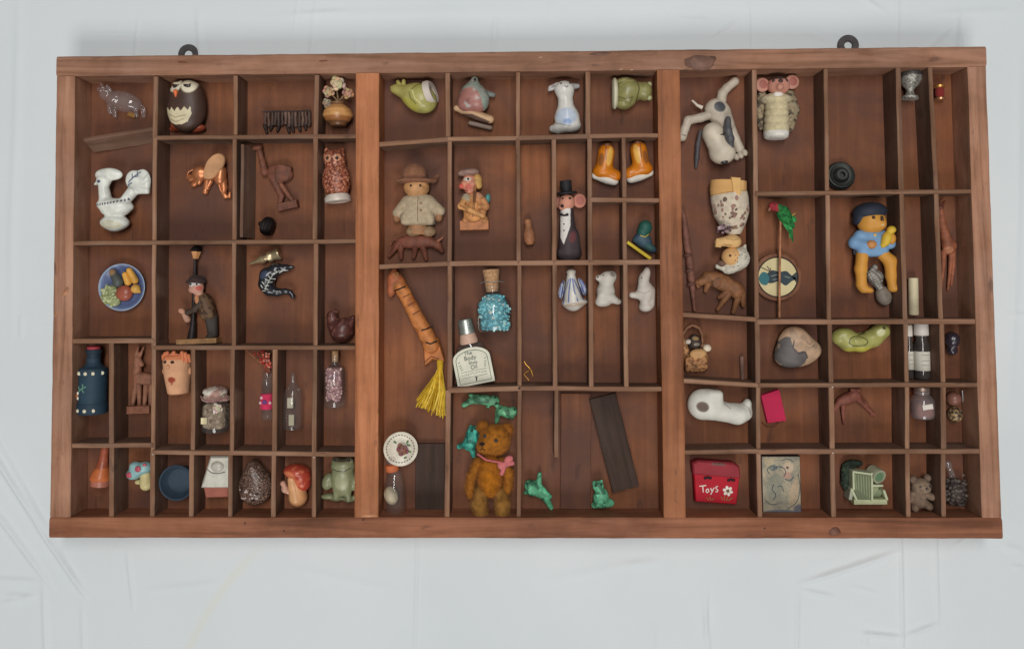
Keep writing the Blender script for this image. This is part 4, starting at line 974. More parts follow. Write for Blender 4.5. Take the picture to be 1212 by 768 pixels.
t.sdf('body', [E(742, 110, 14, 14, 18, 13), C(750, 108, 14, 12, 762, 108, 14, 9), E(763, 109, 14, 7.5, 11, 9)], 'ceramic', OG, k=4, res=.75, paint=[('l', [(752, 94), (755, 108), (752, 122)], 1.6, (92, 88, 50)), ('l', [(730, 116), (738, 120), (747, 118), (744, 126)], 1.2, (96, 92, 52)), ('l', [(731, 122), (742, 124)], 1, (96, 92, 52)), ('l', [(732, 104), (740, 98), (748, 98)], 1, (180, 174, 112))])
for y in (101, 117): t.sdf('eye', [E(768, y, 16, 3.4, 3.4, 3.4)], 'ceramic', (176, 176, 130))
t.sdf('leg', [E(737, 124, 14, 10, 6, 9, 10)], 'ceramic', OG); t.sdf('leg', [E(738, 97, 14, 10, 5, 9, -8)], 'ceramic', OG)
t.lathe('base', (724, 111, 14), (730, 111, 14), [(0, 15), (.3, 18.5), (.7, 18.5), (1, 16)], 'bisque', (206, 198, 170), 36, flat=.75)
t.done()
# --- plain peg figure in hat and cream smock (a generic stand-in)
t = T('peg_figure', 'plain wooden peg figure in a cream smock and wide brown felt hat', 'figurine', 494, 236, 14)
t.lathe('peg_body', (494, 220, 14), (494, 278, 14), [(0, 8), (.1, 10), (.3, 9), (.34, 10), (.7, 11), (1, 11)], 'carved', (170, 122, 84), 32, flat=.8)
t.sdf('head', [E(493, 222, 15, 15.5, 13, 13)], 'carved', (196, 144, 96))
for x in (488, 499): t.ball('eye', x, 221, 1.5, 'painted', (58, 42, 34), sq=.6)
t.sdf('smock', [E(495, 247, 15, 20, 19, 12.5), B(495, 260, 15, 20, 7, 12, 0, 5), C(482, 240, 15, 8, 470, 252, 14, 6), C(508, 240, 15, 8, 521, 250, 14, 6)], 'fabric', (184, 164, 136), k=5, rough=.2, rs=.2)
t.stroke('smock_seam', [(496, 234), (496, 250), (496, 264)], .9, 'fabric', (140, 118, 94))
for y in (242, 250): t.ball('button', 499.5, y, 1.5, 'carved', (150, 116, 84), sq=.5)
for x0, x1 in ((472, 469), (516, 519)): t.sdf('hand', [E(x1, 257, 13, 5, 6, 5)], 'carved', (150, 106, 74))
for x in (489, 507): t.sdf('foot', [E(x, 274, 13, 9, 6.5, 9)], 'carved', (156, 126, 94))
t.sdf('hat', [E(491, 206, 17, 14.5, 13, 13), B(491, 210, 17, 13.5, 7, 12, 0, 6), E(491, 214, 17, 25, 4, 14), C(514, 213, 16, 3.4, 518, 208, 15, 2)], 'fabric', (140, 96, 72), k=2.5, paint=[('z', 209.5, 213, (116, 78, 60))])
t.done()
# --- carved warthog
t = T('wooden_warthog', 'reddish brown carved wooden warthog walking below the peg figure', 'carving', 492, 291, 8)
WW = (124, 72, 54)
t.sdf('body', [E(488, 286, 8, 20, 8.5, 6.5, -2), E(501, 286, 8, 10, 8, 6.5), C(508, 286, 8, 6, 518, 291, 8, 4.5), C(517, 290, 8, 4, 523, 297, 8, 3.2)], 'carved', WW, k=4)
for a, b_ in (((473, 287), (460, 303)), ((474, 290), (474, 306)), ((492, 290), (489, 305)), ((500, 290), (504, 307))): t.sdf('leg', [C(*a, 8, 4.4, *b_, 6, 2.4)], 'carved', WW)
t.sdf('ear', [C(510, 282, 9, 2.6, 507, 279, 9, 1.2)], 'carved', WW); t.sdf('tusk', [C(518, 286, 10, 1.8, 525, 281, 10, 1.2)], 'carved', (140, 88, 66)); t.tube('tail', [(470, 283, 8, 1.3), (465, 284, 8, 1), (462, 290, 8, .8)], 'carved', WW)
t.done()
# --- carved cellist
t = T('carved_cellist', 'carved wooden man in a flat cap playing a cello', 'carving', 560, 238, 11)
WC = (196, 138, 88)
t.box('plinth', 561.5, 267, 9, 17, 5.5, 8, 'carved', (186, 122, 80), -1)
t.sdf('torso', [E(562, 243, 10, 15, 16, 9), B(562, 253, 10, 13, 9, 9, 0, 4)], 'carved', WC, k=4, paint=[('e', 549, 236, 6, 7, 0, (186, 164, 128)), ('e', 571, 228, 8, 8, 0, (206, 148, 116))])
t.sdf('blue_sack', [E(577, 236, 9, 3.5, 7, 5, 10)], 'carved', (94, 158, 152))
t.sdf('head', [E(556, 217, 12, 9.5, 11, 9), C(549, 219, 15, 4, 546, 221, 15, 3.2), E(556, 225, 13, 6, 5, 6)], 'carved', (206, 138, 112), k=2.5, paint=[('e', 546, 221, 3.6, 3.6, 0, (190, 88, 74)), ('e', 555, 222, 4, 3.4, 0, (200, 104, 88)), ('e', 554, 213, 4.4, 2.2, 0, (206, 200, 188)), ('l', [(548, 225), (554, 227)], 1.4, (140, 58, 50))])
t.ball('eye', 555, 213, 1.5, 'painted', (46, 40, 38)); t.sdf('hair', [E(565, 214, 11, 5.5, 9, 8), C(566, 212, 12, 4, 567, 220, 12, 4)], 'carved', (206, 160, 92)); t.sdf('beard', [E(552, 235, 15, 6, 6, 5)], 'carved', (168, 150, 124))
t.sdf('cap', [E(555, 204, 12, 13, 5, 10, -2), E(546, 206, 13, 5, 3, 6)], 'carved', (150, 118, 106), k=2)
ce = t.sdf('cello', [E(561, 246, 20, 8, 7, 4), E(561, 256, 20, 10, 7.5, 4)], 'carved', (206, 142, 84), k=2); t.tube('cello_neck', [(562, 240, 22, 1.7), (563, 228, 21, 1.6), (563, 222, 20, 1.8)], 'carved', (150, 96, 58), parent=ce)
for dx in (-1, 1): t.tube('cello_string', [(561 + dx, 258, 24.6, .35), (562.5 + dx * .6, 228, 23.4, .35)], 'iron', (80, 66, 54), 5, parent=ce)
t.sdf('arm', path([(550, 238, 16, 4), (546, 245, 20, 3.6), (557, 250, 25, 3), (572, 257, 25, 2.8)]), 'carved', (214, 154, 96)); t.sdf('arm', path([(572, 238, 15, 4.4), (575, 245, 16, 4.4), (568, 246, 22, 3)]), 'carved', (204, 142, 92))
t.tube('bow', [(545, 244, 25.5, .7), (560, 252, 27, .7), (577, 262, 25, .7)], 'carved', (160, 108, 66)); t.sdf('leg', [C(556, 256, 13, 5.5, 551, 262, 14, 4.5)], 'carved', (186, 126, 80)); t.sdf('leg', [C(568, 256, 13, 5.5, 573, 261, 14, 5)], 'carved', (200, 140, 88))
t.done()
t = T('wooden_skittle', 'tiny turned wooden skittle standing alone', 'skittle', 626, 275, 6)
t.lathe('skittle', (624.5, 259, 7), (627, 290, 7), [(0, 1.5), (.05, 3.6), (.15, 4.4), (.25, 4), (.4, 5.2), (.65, 7), (.85, 6.6), (.96, 5), (1, 4)], 'carved', (160, 106, 72), 24)
t.done()
# --- top hat mouse
t = T('top_hat_mouse', 'pink faced mouse in black top hat, dinner jacket and bow tie', 'figurine', 675, 262, 12)
t.sdf('jacket', [C(671, 250, 13, 8, 672, 300, 12, 12), B(672, 300, 11, 13, 5, 10, 0, 4), C(678, 278, 13, 7, 682, 301, 12, 6)], 'painted', (70, 58, 60), k=4, res=.75, paint=[('e', 677, 281, 4, 7, 12, (104, 60, 62)), ('p', [(663, 246), (675, 246), (674.5, 268), (666.5, 290), (663, 282)], (224, 218, 210))])
for y in (266, 273.5): t.ball('button', 667, y, 1, 'painted', (60, 50, 50))
tie = t.sdf('bow_tie', [C(664, 254.5, t.drop(665, 255) + .5, 1.7, 667.5, 256, t.drop(667, 256) + .6, .9), C(667.5, 256, t.drop(667, 256) + .6, .9, 671, 255, t.drop(670, 255) + .5, 1.7)], 'painted', (42, 36, 38), k=.5, res=.5)
t.sdf('head', [E(671, 240, 14, 9.5, 10, 9.5), C(666, 244, 17, 5, 664.5, 246, 20, 3.4)], 'painted', (206, 142, 118), k=3, res=.75, paint=[('l', [(664, 250), (668, 252), (671, 250)], .8, (110, 60, 52))])
t.ball('nose', 665, 245, 2.2, 'painted', (52, 38, 38), sq=1); t.ball('eye', 674, 236, 1.9, 'painted', (50, 44, 46), ry=1.4); t.ball('eye', 666, 236, 1.5, 'painted', (50, 44, 46), ry=1.2)
t.sdf('ear', [E(686, 238, 13, 8, 8.6, 3.4), ], 'painted', (196, 132, 112), paint=[('e', 686.5, 238, 5, 5.6, 0, (168, 102, 90))]); t.sdf('ear', [E(661, 239, 10, 5, 7, 3)], 'painted', (160, 104, 90))
t.lathe('top_hat', (671, 230, 14), (669.5, 214, 15), [(0, 12), (.1, 12.5), (.16, 11), (.2, 6.5), (.9, 7), (.97, 7.2), (1, 6)], 'painted', (40, 38, 40), 28)
t.done()
# --- yellow boots
for nm, lab, x0, mir in (('yellow_boot', 'yellow glazed boot with white sole, toe to the right', 717, 1), ('yellow_boot', 'yellow glazed boot with white sole, toe to the left', 757, -1)):
    t = T(nm, lab, 'boot', x0, 193, 13, 'pair of yellow boots'); X = lambda d: x0 + mir * d; dy = 0 if mir > 0 else -3
    t.sdf('upper', [C(X(1), 180 + dy, 14, 10, X(-2), 200 + dy, 14, 10), C(X(-3), 202 + dy, 13, 9, X(11), 208 + dy, 13, 7.5), E(X(-8), 203 + dy, 13, 8, 7, 9)], 'ceramic', (204, 118, 26), k=4, res=.75, paint=[('e', X(4), 186 + dy, 3.4, 12, 10 * mir, (226, 172, 84)), ('e', X(-6), 190 + dy, 3, 8, 8 * mir, (150, 92, 46)), ('l', [(X(0), 172 + dy), (X(-1), 190 + dy)], 1.1, (120, 72, 40))])
    t.sdf('sole', [C(X(-12), 207 + dy, 12, 5, X(10), 214 + dy, 12, 5.5), E(X(1), 212 + dy, 12, 12, 5, 7, 18 * mir)], 'bisque', (212, 204, 192), k=3)
    t.ball('boot_opening', X(2), 172 + dy, 5, 'ceramic', (110, 66, 38), ry=2.6)
    t.done()
# --- green skier
t = T('green_bird_on_ski', 'dark teal bird shaped figure riding a yellow stick', 'figurine', 762, 284, 10)
t.box('yellow_stick', 756, 296.5, 13, 17, 1.9, 3, 'plastic', (218, 190, 40), 36)
t.sdf('body', [E(762, 285, 12, 10, 9, 8, 40), E(757, 281, 12, 9, 5, 7, -30), E(770, 294, 11, 8, 5, 7, 25)], 'plastic', (62, 84, 98), k=4, paint=[('e', 768, 293, 6, 4, 25, (58, 94, 92))])
t.sdf('head', [E(764, 269, 13, 8, 8.5, 7.5), C(760, 275, 13, 6, 762, 280, 13, 6)], 'plastic', (40, 88, 78), k=3); t.stroke('collar', [(757, 279), (763, 281), (768, 277)], 1.2, 'plastic', (190, 170, 70))
t.done()
# --- tan pendant with tassel
t = T('tasselled_pendant', 'long tan segmented wooden fish pendant ending in a yellow tassel', 'pendant', 493, 375, 9)
TN = (196, 122, 66)
t.sdf('body', path([(470, 330, 8, 7.4), (478, 346, 8, 8), (487, 363, 8, 8), (496, 380, 8, 8.6), (505, 396, 8, 9), (511, 409, 8, 10)]), 'carved', TN, k=2, paint=[('s', .08, .1, (176, 104, 54), 4.)])
t.prism('tail_fin', [(501, 404), (519, 400), (527, 427), (513, 425), (503, 433)], 3, 12, 'carved', (190, 116, 62), 2)
t.sdf('head', [E(465, 334, 9, 6, 18, 7, 8), E(468, 330, 10, 9, 8, 7)], 'carved', (168, 96, 62), k=3)
for pts in ([(467, 344), (474, 342), (481, 339)], [(500, 390), (506, 389), (512, 386)], [(505, 404), (511, 406), (518, 403)]): t.stroke('black_line', pts, 1.8, 'painted', (38, 28, 24))
for pts in ([(478, 352), (486, 348)], [(484, 362), (492, 357)], [(490, 372), (498, 367)], [(503, 428), (511, 421), (520, 424)]): t.stroke('scored_line', pts, 1.1, 'painted', (110, 62, 38))
t.tube('hanging_loop', [(466, 344, 14, .6), (471, 330, 16, .6), (473, 323, 16, .6), (468, 324, 16, .6), (467, 332, 16, .6)], 'brass', (150, 120, 70), 6)
n0 = len(t.parts) + 1
ts = t.sdf('tassel_knot', [C(521, 428, 9, 4, 521, 437, 9, 3.6)], 'fabric', (206, 164, 46))
for i in range(110):
    u = random.random(); ex = 493 + 33 * u + random.uniform(-2, 2); ey = 474 + 17 * u + random.uniform(-4, 5); z = 9 + random.uniform(-6, 5)
    t.tube('tassel_thread', [(521 + random.uniform(-2.5, 2.5), 435, 9 + random.uniform(-2, 2), .75), ((521 + ex) / 2 + 3 * u + random.uniform(-2, 2), (440 + ey) / 2, z + 2, .8), (ex + random.uniform(-2, 2), ey, z, .6)], 'fabric', random.choice([(222, 184, 58), (206, 162, 40), (236, 204, 90), (182, 138, 32)]), 5, ts)
merge(t, n0, 'tassel_threads')
t.done()
# --- corked bottle of turquoise chips
t = T('turquoise_chip_bottle', 'corked glass bottle full of turquoise stone chips', 'bottle', 585, 357, 14)
jar_glass(t, (583, 337, 16), (586, 391, 16), [(0, 8), (.03, 9.5), (.07, 9.5), (.1, 8.2), (.16, 8.6), (.26, 14), (.38, 19.5), (.5, 20.5), (.93, 20.5), (.99, 18.5), (1, 15)])
t.lathe('cork', (581.5, 319, 16), (583, 345, 16), [(0, 9.6), (.05, 10.2), (.5, 8.6), (1, 7.4)], 'cork', (186, 144, 106))
t.tube('wire', [(569, 335, 19, .5), (576, 333, 26, .5), (584, 334, 27, .5), (592, 333, 25, .5), (597, 334, 19, .5)], 'iron', (150, 150, 146), 6)
n0 = len(t.parts) + 1
fl = t.lathe('chip_filling', (584, 348, 16), (586, 389, 16), [(0, 9), (.15, 14.5), (.3, 16.6), (.95, 16.8), (1, 15)], 'stone', (92, 158, 170), 36)
random.seed(3)
for i in range(230):
    x, y = random.uniform(567, 605), random.uniform(349, 389.5)
    hw = 17.4 if y > 360 else 17.4 - (360 - y) * .6
    if abs(x - 585.5) > hw: continue
    z = 16 + 17.6 * math.sqrt(max(0, 1 - ((x - 585.5) / 19.5) ** 2)) * min(1, .62 + (y - 349) / 30)
    c = random.choice([(96, 176, 190), (130, 202, 208), (76, 150, 168), (160, 214, 214), (110, 186, 196), (206, 206, 196) if random.random() < .25 else (100, 180, 190)])
    g = random.uniform(0, 180); w = random.uniform(1.4, 2.6); a = math.radians(g); cs, sn = math.cos(a), math.sin(a)
    q = [(x + u * cs - v_ * sn, y + u * sn + v_ * cs) for u, v_ in ((-w, -w * .5), (w * .3, -w * .8), (w, 0), (w * .2, w * .8), (-w * .8, w * .6))]
    t.prism('stone_chip', q, z - 2.4, z + random.uniform(-.3, .5), 'stone', c, .4, parent=fl)
merge(t, n0, 'stone_chips')
t.done()
# --- oil bottle with label
t = T('oil_bottle', 'flat glass bottle with silver cap and a cream arched paper label', 'bottle', 559, 424, 11)
ax = math.radians(-11); ux, uy = math.sin(ax) * -1, math.cos(ax)       # down the bottle
def OB(u, v_): return (559 + u * math.cos(ax) - v_ * math.sin(ax) * 1, 424 + u * math.sin(ax) + v_ * math.cos(ax))
bo = t.sdf('glass', [B(*OB(0, 13), 10, 23.5, 19, 10.5, -11, 6), C(*OB(-8, -10), 10, 9.5, *OB(8, -10), 10, 9.5), C(*OB(0, -14), 10, 9, *OB(0, -22), 10, 9)], 'clear_glass', (220, 220, 210), k=5, res=.8)
t.prism('oil', [OB(u, v_) for u, v_ in ((-15, -12), (15, -12), (20, -2), (20, 28), (-20, 28), (-20, -2))], 2, 16, 'resin', (104, 82, 62), 2)
lb = t.prism('paper_label', [OB(u, v_) for u, v_ in [(22.0 * math.cos(g), -1 - 13 * math.sin(g)) for g in np.linspace(0, math.pi, 15)] + [(-22, 29.5), (22, 29.5)]], 19.8, 21.0, 'paper', (222, 218, 198), .2)
INK = (62, 66, 62)
t.stroke('label_border', [OB(18.5 * math.cos(g), 0 - 10.5 * math.sin(g)) for g in np.linspace(0, math.pi, 15)], .8, 'painted', (120, 130, 116), lb)
t.stroke('label_border', [OB(-18.5, 0), OB(-18.5, 26.5), OB(18.5, 26.5), OB(18.5, 0)], .8, 'painted', (120, 130, 116), lb)
for txt, u, v_, sz in (('The', -3, -7.6, 6.2), ('Body', -1.5, -1.8, 7.0), ('Shop', 1, 3.9, 5.2), ('Oil', 1, 9.4, 6.6)): x, y = OB(u, v_); t.text('label_lettering', txt, x, y, sz, -11, 'painted', INK, 21.1, lb)
random.seed(5)
for k in range(13): x, y = OB(-14 + k * 2.3, 16.2); t.stroke('fine_print', [(x - .8, y + random.uniform(-1, 1)), (x, y + random.uniform(-1.4, 1.4)), (x + .8, y + random.uniform(-1, 1))], .5, 'painted', (110, 112, 104), lb)
x, y = OB(1, 23); t.stroke('drop_mark', [(x, y - 2.4), (x + .5, y + 2.4)], 1.5, 'painted', INK, lb); t.stroke('drop_mark', [(x - 1.6, y - 1.6), (x + 1.8, y - 2)], .8, 'painted', INK, lb)
t.stroke('label_rule', [OB(-15, 13.2), OB(15, 13.2)], .5, 'painted', (130, 136, 124), lb); t.stroke('label_rule', [OB(-15, 20), OB(15, 20)], .5, 'painted', (130, 136, 124), lb)
for sx in (-1, 1):
    for k in range(4): x, y = OB(sx * (15.5 - .6 * k), 3 + k * 2.6 if k else 2); t.stroke('label_sprig', [(x - 1, y), (x + 1.5, y - 1.6)], .8, 'painted', (120, 140, 118), lb)
t.lathe('neck', (*OB(0, -30), 10), (*OB(0, -18), 10), [(0, 8), (.1, 9.5), (.35, 10), (.7, 11), (1, 11)], 'plastic', (206, 168, 146), 28)
t.lathe('cap', (*OB(0, -47), 10), (*OB(0, -29), 10), [(0, 7), (.03, 8), (.1, 8.6), (.95, 9.4), (1, 8.4)], 'brass', (196, 200, 190), 32)
t.done()
# --- blue and white angel
t = T('china_angel', 'white china angel with blue striped gown and blue wings', 'figurine', 678, 344, 10)
bls = (92, 112, 164)
t.sdf('gown', [C(676, 328, 11, 5.5, 678, 356, 11, 12), E(680, 358, 11, 15, 5, 10, -4)], 'ceramic', (210, 204, 194), k=4, res=.7, paint=[('l', [(675, 330), (673, 344), (672, 357)], 1.5, bls), ('l', [(677, 330), (679, 344), (683, 356)], 1.5, bls), ('l', [(679, 331), (684, 342), (690, 354)], 1.3, bls), ('l', [(673, 331), (668, 346), (666, 360)], 1.3, (130, 140, 176)), ('e', 678, 352, 3.5, 5, 0, (226, 218, 206)), ('e', 680, 360, 14, 2.2, -6, (190, 170, 150))])
for pts in ([(668, 332), (663, 338), (661, 348), (664, 354), (667, 346)], [(684, 330), (690, 333), (694, 342), (692, 350), (688, 344)]): t.prism('wing', spl(pts), 5, 12, 'ceramic', (112, 126, 172), 1.5, paint=[('s', .5, .05, (196, 196, 200), 2.)])
t.sdf('head', [E(676, 324, 12, 5, 5, 5)], 'ceramic', (206, 196, 184)); t.sdf('hair', [E(676, 322, 13, 5.6, 3.6, 5)], 'ceramic', (186, 176, 164), rough=.5, rs=.8)
t.done()
t = T('white_bear_cub', 'small white unglazed bear cub sitting beside the china angel', 'figurine', 720, 344, 11)
t.sdf('body', [E(717, 346, 12, 11, 14, 10), E(719, 330, 13, 9, 9, 8.5), C(712, 330, 14, 4.5, 708, 329, 15, 3.4), E(725, 327, 11, 5, 6, 5), E(714, 357, 12, 9, 6, 9), C(720, 352, 18, 5, 727, 355, 16, 4.4), C(712, 350, 18, 5, 709, 357, 15, 4.4), E(723, 352, 18, 4, 3.4, 3.4), E(731, 357, 11, 4.5, 3.6, 5)], 'bisque', (206, 198, 186), k=3.5, paint=[('e', 725, 325, 3.4, 2.6, 20, (150, 140, 130))])
t.ball('nose', 707.5, 328, 1.3, 'bisque', (120, 104, 96), sq=1); t.ball('eye', 714, 326, 1, 'bisque', (110, 96, 90))
t.done()
t = T('white_squirrel', 'small white unglazed squirrel turned sideways with raised head', 'figurine', 761, 344, 11)
t.sdf('body', [E(765, 348, 11, 8, 14, 9, 12), E(762, 331, 13, 6.5, 10, 7, 14), C(761, 342, 13, 7, 759, 346, 13, 6), C(756, 350, 13, 4, 748, 349, 13, 3.6), E(764, 363, 11, 8, 6, 8), C(771, 344, 9, 5, 770, 360, 9, 5), E(766, 322, 13, 4, 6, 4)], 'bisque', (202, 192, 180), k=3.5, paint=[('l', [(755, 345), (762, 347), (768, 344)], .9, (160, 146, 136))])
t.ball('eye', 759, 329, 1, 'bisque', (120, 104, 96))
t.done()
t = T('bent_gold_wire', 'tiny bent piece of gold wire', 'wire', 626, 438, 3)
t.tube('wire', [(620.5, 428, 2, .6), (623, 432, 2, .6), (628, 437, 3, .7), (631, 446, 2, .6)], 'brass', (206, 156, 70), 6); t.tube('wire', [(628, 437, 3, .7), (620, 443, 2, .6), (626, 450, 2, .6)], 'brass', (206, 156, 70), 6); t.ball('twist', 627.5, 438, 1.4, 'brass', (206, 156, 70), z=3.4)
t.done()
# --- five green frogs
def frog(label, parts, ax, ay, col, eyes=(), h=9):
    t = T('green_frog', label, 'figurine', ax, ay, h, 'green frogs round the teddy bear')
    t.sdf('body', parts, 'resin', col, k=2.4, res=.7, rough=.25, rs=.35, paint=[('s', .16, .1, tuple(int(k * .7) for k in col), ax), ('s', .2, .2, tuple(min(255, int(k * 1.2)) for k in col), ay)])
    for x, y in eyes: t.ball('eye', x, y, 1.4, 'resin', (40, 60, 46), sq=.9)
    t.done()
frog('mottled green frog stretched out beneath the crossbar', [E(572, 473, 10, 12, 6, 7, 8), E(584, 474, 10, 7, 6, 6), C(565, 473, 10, 5, 556, 475, 9, 3.6), C(556, 475, 9, 3.4, 549, 480, 8, 3.2), C(578, 478, 9, 3.4, 577, 481, 8, 2.6), C(562, 470, 9, 3, 556, 468, 8, 2)], 570, 475, (92, 148, 112), ((586, 470), (587, 477)))
frog('mottled green frog hanging by one leg above the bear ear', [E(597, 487, 10, 10, 6, 7, 6), E(607, 487, 10, 5.5, 5.5, 5.5), C(590, 488, 10, 4, 588, 498, 8, 2.4), C(600, 492, 9, 3.4, 606, 494, 8, 2.6), C(592, 483, 9, 3, 587, 480, 8, 2.2), C(588, 498, 8, 2.2, 587, 502, 7, 1.6)], 597, 488, (98, 160, 118), ((609, 484),))
frog('teal green frog climbing at the bear shoulder', [E(557, 522, 10, 8, 12, 7, 25), E(562, 510, 11, 6, 6, 6), C(552, 526, 9, 4, 543, 529, 8, 3), C(558, 530, 9, 4, 560, 540, 8, 2.6), C(554, 514, 9, 3, 557, 506, 8, 2), C(562, 518, 9, 3, 567, 513, 9, 2.2)], 556, 523, (62, 150, 132), ((563, 507), (559, 509)))
frog('bright green frog with one arm up by the tall partition', [E(630, 578, 10, 8, 9, 7), E(627, 574, 12, 6, 6, 6), C(637, 577, 10, 4, 639, 562, 9, 2.4), C(635, 582, 10, 5, 646, 590, 9, 4), C(646, 590, 9, 4, 652, 601, 8, 2.8), C(641, 578, 10, 3.4, 651, 588, 9, 2.4), C(626, 580, 9, 3, 622, 584, 8, 2)], 637, 581, (88, 162, 122), ((624, 571), (630, 569)))
frog('bright green frog sitting up beside the fallen dark plank', [E(711, 588, 11, 9, 11, 8, 10), E(708, 575, 12, 6.5, 6, 6), C(707, 592, 11, 4, 704, 598, 10, 3.2), C(715, 592, 10, 5, 723, 595, 9, 4), E(712, 597, 9, 12, 3.6, 7), C(711, 571, 12, 2.4, 712, 569, 12, 1.6), C(704, 572, 12, 2.2, 703, 570, 12, 1.4)], 712, 584, (98, 172, 132), ((705, 573), (711, 572)))
# --- flowered plate
t = T('flowered_plate', 'tiny cream plate with painted rose and dashed rim', 'plate', 474, 531, 16)
pl_ = t.lathe('plate', (474, 531, 13), (474.5, 531, 17), [(0, 10), (.2, 13), (.6, 18), (1, 20), (1.0, 19), (.7, 14), (.55, 12), (.5, .4)], 'ceramic', (214, 204, 184), 44)
for i in range(30):
    g = i * math.tau / 30; t.stroke('rim_dash', [(474 + 16 * math.cos(g - .06), 531 + 16 * math.sin(g - .06)), (474 + 16 * math.cos(g + .06), 531 + 16 * math.sin(g + .06))], 1.1, 'painted', (66, 54, 52), pl_)
rosette(t, 'painted_rose', 476, 532, 16, 7, (140, 98, 92), 'painted')
for x, y, g in ((482, 523, -60), (485, 535, 40), (479, 542, 150), (467, 523, 30), (483, 527, 20)): t.ball('painted_leaf', x, y, 3, 'painted', random.choice([(108, 134, 84), (92, 116, 72)]), pl_, sq=.2, ry=1.4, rot=g)
t.box('plate_stand', 474, 536, 6.5, 5, 8, 6.4, 'carved', (110, 76, 58))
t.done()
# --- sand bottle
t = T('sand_bottle', 'glass tube of cream sand with an orange collar and clear stopper', 'bottle', 466, 575, 11)
jar_glass(t, (467, 556, 12), (468, 606, 12), [(0, 6), (.05, 8), (.2, 10), (.3, 11.5), (.95, 12), (1, 10)])
t.sdf('sand', [E(463, 586, 11, 8, 11, 9, -20)], 'stone', (214, 196, 164))
t.lathe('orange_collar', (464, 549, 12), (465, 558, 12), [(0, 6), (.15, 8), (.8, 8), (1, 6.5)], 'painted', (196, 106, 66)); t.lathe('stopper', (463, 539, 12), (464, 550, 12), [(0, 3), (.1, 6), (.4, 7.5), (.7, 6), (1, 5)], 'crystal', (200, 190, 186))
t.done()
# --- teddy bear
t = T('teddy_bear', 'golden mohair teddy bear with a pink bow at its neck', 'teddy bear', 580, 557, 14)
TB = (164, 100, 30)
bd = t.sdf('body', [E(580, 563, 15, 14.5, 24, 11), E(580, 552, 15, 13.5, 11, 10)], 'plush', TB, k=4, paint=[('e', 580, 567, 9, 12, 0, (176, 108, 28))]); fuzz(t, bd, 6000, .0015, .00007, TB)
hd = t.sdf('head', [E(586, 520, 18, 18, 17.5, 14), E(575, 526, 25, 9, 8, 8)], 'plush', (166, 104, 36), k=4); fuzz(t, hd, 5500, .0014, .00007, (172, 108, 38))
for x, y, r in ((572, 506, -35), (600, 509, 35)): e = t.sdf('ear', [E(x, y, 15, 7.5, 7.5, 4, r)], 'plush', (150, 92, 34)); fuzz(t, e, 1200, .0013, .00007, (158, 98, 36))
for pts in ([(566, 547, 15, 6), (559, 562, 14, 5.4), (556, 575, 13, 5.2), (557, 586, 12, 4.4)], [(595, 547, 15, 6), (602, 560, 14, 5.6), (601, 574, 14, 5.4), (598, 583, 13, 4.6)]): a = t.sdf('arm', path(pts), 'plush', (154, 96, 34), k=2); fuzz(t, a, 2400, .0014, .00007, (160, 100, 36))
for pts, f in (([(569, 582, 14, 8), (567, 595, 18, 9), (570, 604, 22, 8)], (571, 607)), ([(592, 584, 14, 8), (595, 594, 18, 9), (594, 603, 22, 8)], (594, 605))): a = t.sdf('leg', path(pts), 'plush', (148, 104, 50), k=2); fuzz(t, a, 2400, .0014, .00007, (158, 112, 56))
for x, y in ((575, 514), (588, 518)): t.ball('eye', x, y, 2.2, 'plastic', (60, 58, 60), sq=.9)
nz = t.drop(572, 523); t.sdf('nose', [E(572, 522, nz, 3.4, 2.2, 1.6)], 'fabric', (46, 36, 32), res=.6); t.stroke('mouth', [(572, 524), (572, 527), (569, 530)], 1, 'fabric', (52, 40, 34)); t.stroke('mouth', [(572, 527), (576, 529)], 1, 'fabric', (52, 40, 34))
bw = t.sdf('bow', [E(602, 541, 25, 6, 4, 3.4, -30), E(593, 548, 26, 5, 3.6, 3.2, 60), E(598, 545, 27, 2.6, 2.6, 2.6), C(597, 548, 25, 3, 594, 558, 22, 2.6), C(600, 547, 24, 3, 606, 546, 21, 3)], 'fabric', (206, 116, 116), k=1.6, rough=.5, rs=.6); t.tube('ribbon', [(566, 536, 20, 1.3), (576, 541, 27, 1.3), (588, 543, 28, 1.3), (598, 545, 26, 1.3)], 'fabric', (196, 104, 104))
t.done()

# ================================================================== right section
# --- spotted dog
DG = (190, 176, 158)
t = T('spotted_dog', 'bendy cream dog with dark spots tumbling head down, legs spread', 'figurine', 848, 146, 12)
bd = t.sdf('body', [E(852, 134, 12, 14, 16, 10, -20), E(846, 126, 12, 12, 9, 9, -30), E(860, 148, 12, 10, 14, 9, -10)], 'resin', DG, k=5, res=.75, paint=[('e', 850.5, 128, 7, 6.2, 20, (72, 72, 76))])
t.sdf('leg', path([(853, 124, 12, 7), (856, 110, 12, 5.4), (861, 104, 12, 5), (871, 96, 12, 5.2)]), 'resin', DG, k=2); t.sdf('leg', path([(840, 136, 12, 6), (830, 139, 12, 5.2), (815, 142, 12, 5.2), (811, 152, 12, 4.8), (808, 162, 12, 5)]), 'resin', DG, k=2, paint=[('l', [(807, 160), (811, 161)], 1, (60, 54, 50))])
t.sdf('leg', path([(864, 150, 12, 6.5), (870, 164, 12, 5.2), (875, 176, 12, 5.6)]), 'resin', DG, k=2)
for x, y in ((871, 186), (876, 184), (881, 181)): t.sdf('toe', [E(x, y, 12, 3.4, 4.6, 4, -30)], 'resin', DG)
t.tube('tail', [(832, 127, 12, 2.6), (826, 124, 12, 1.7), (820, 118, 12, 1.2)], 'resin', (212, 200, 184))
t.sdf('head', [E(843, 159, 18, 13, 13, 12), C(846, 170, 20, 12, 852, 180, 20, 14), E(853, 184, 20, 14.5, 11, 12)], 'resin', (204, 190, 170), k=5, res=.75)
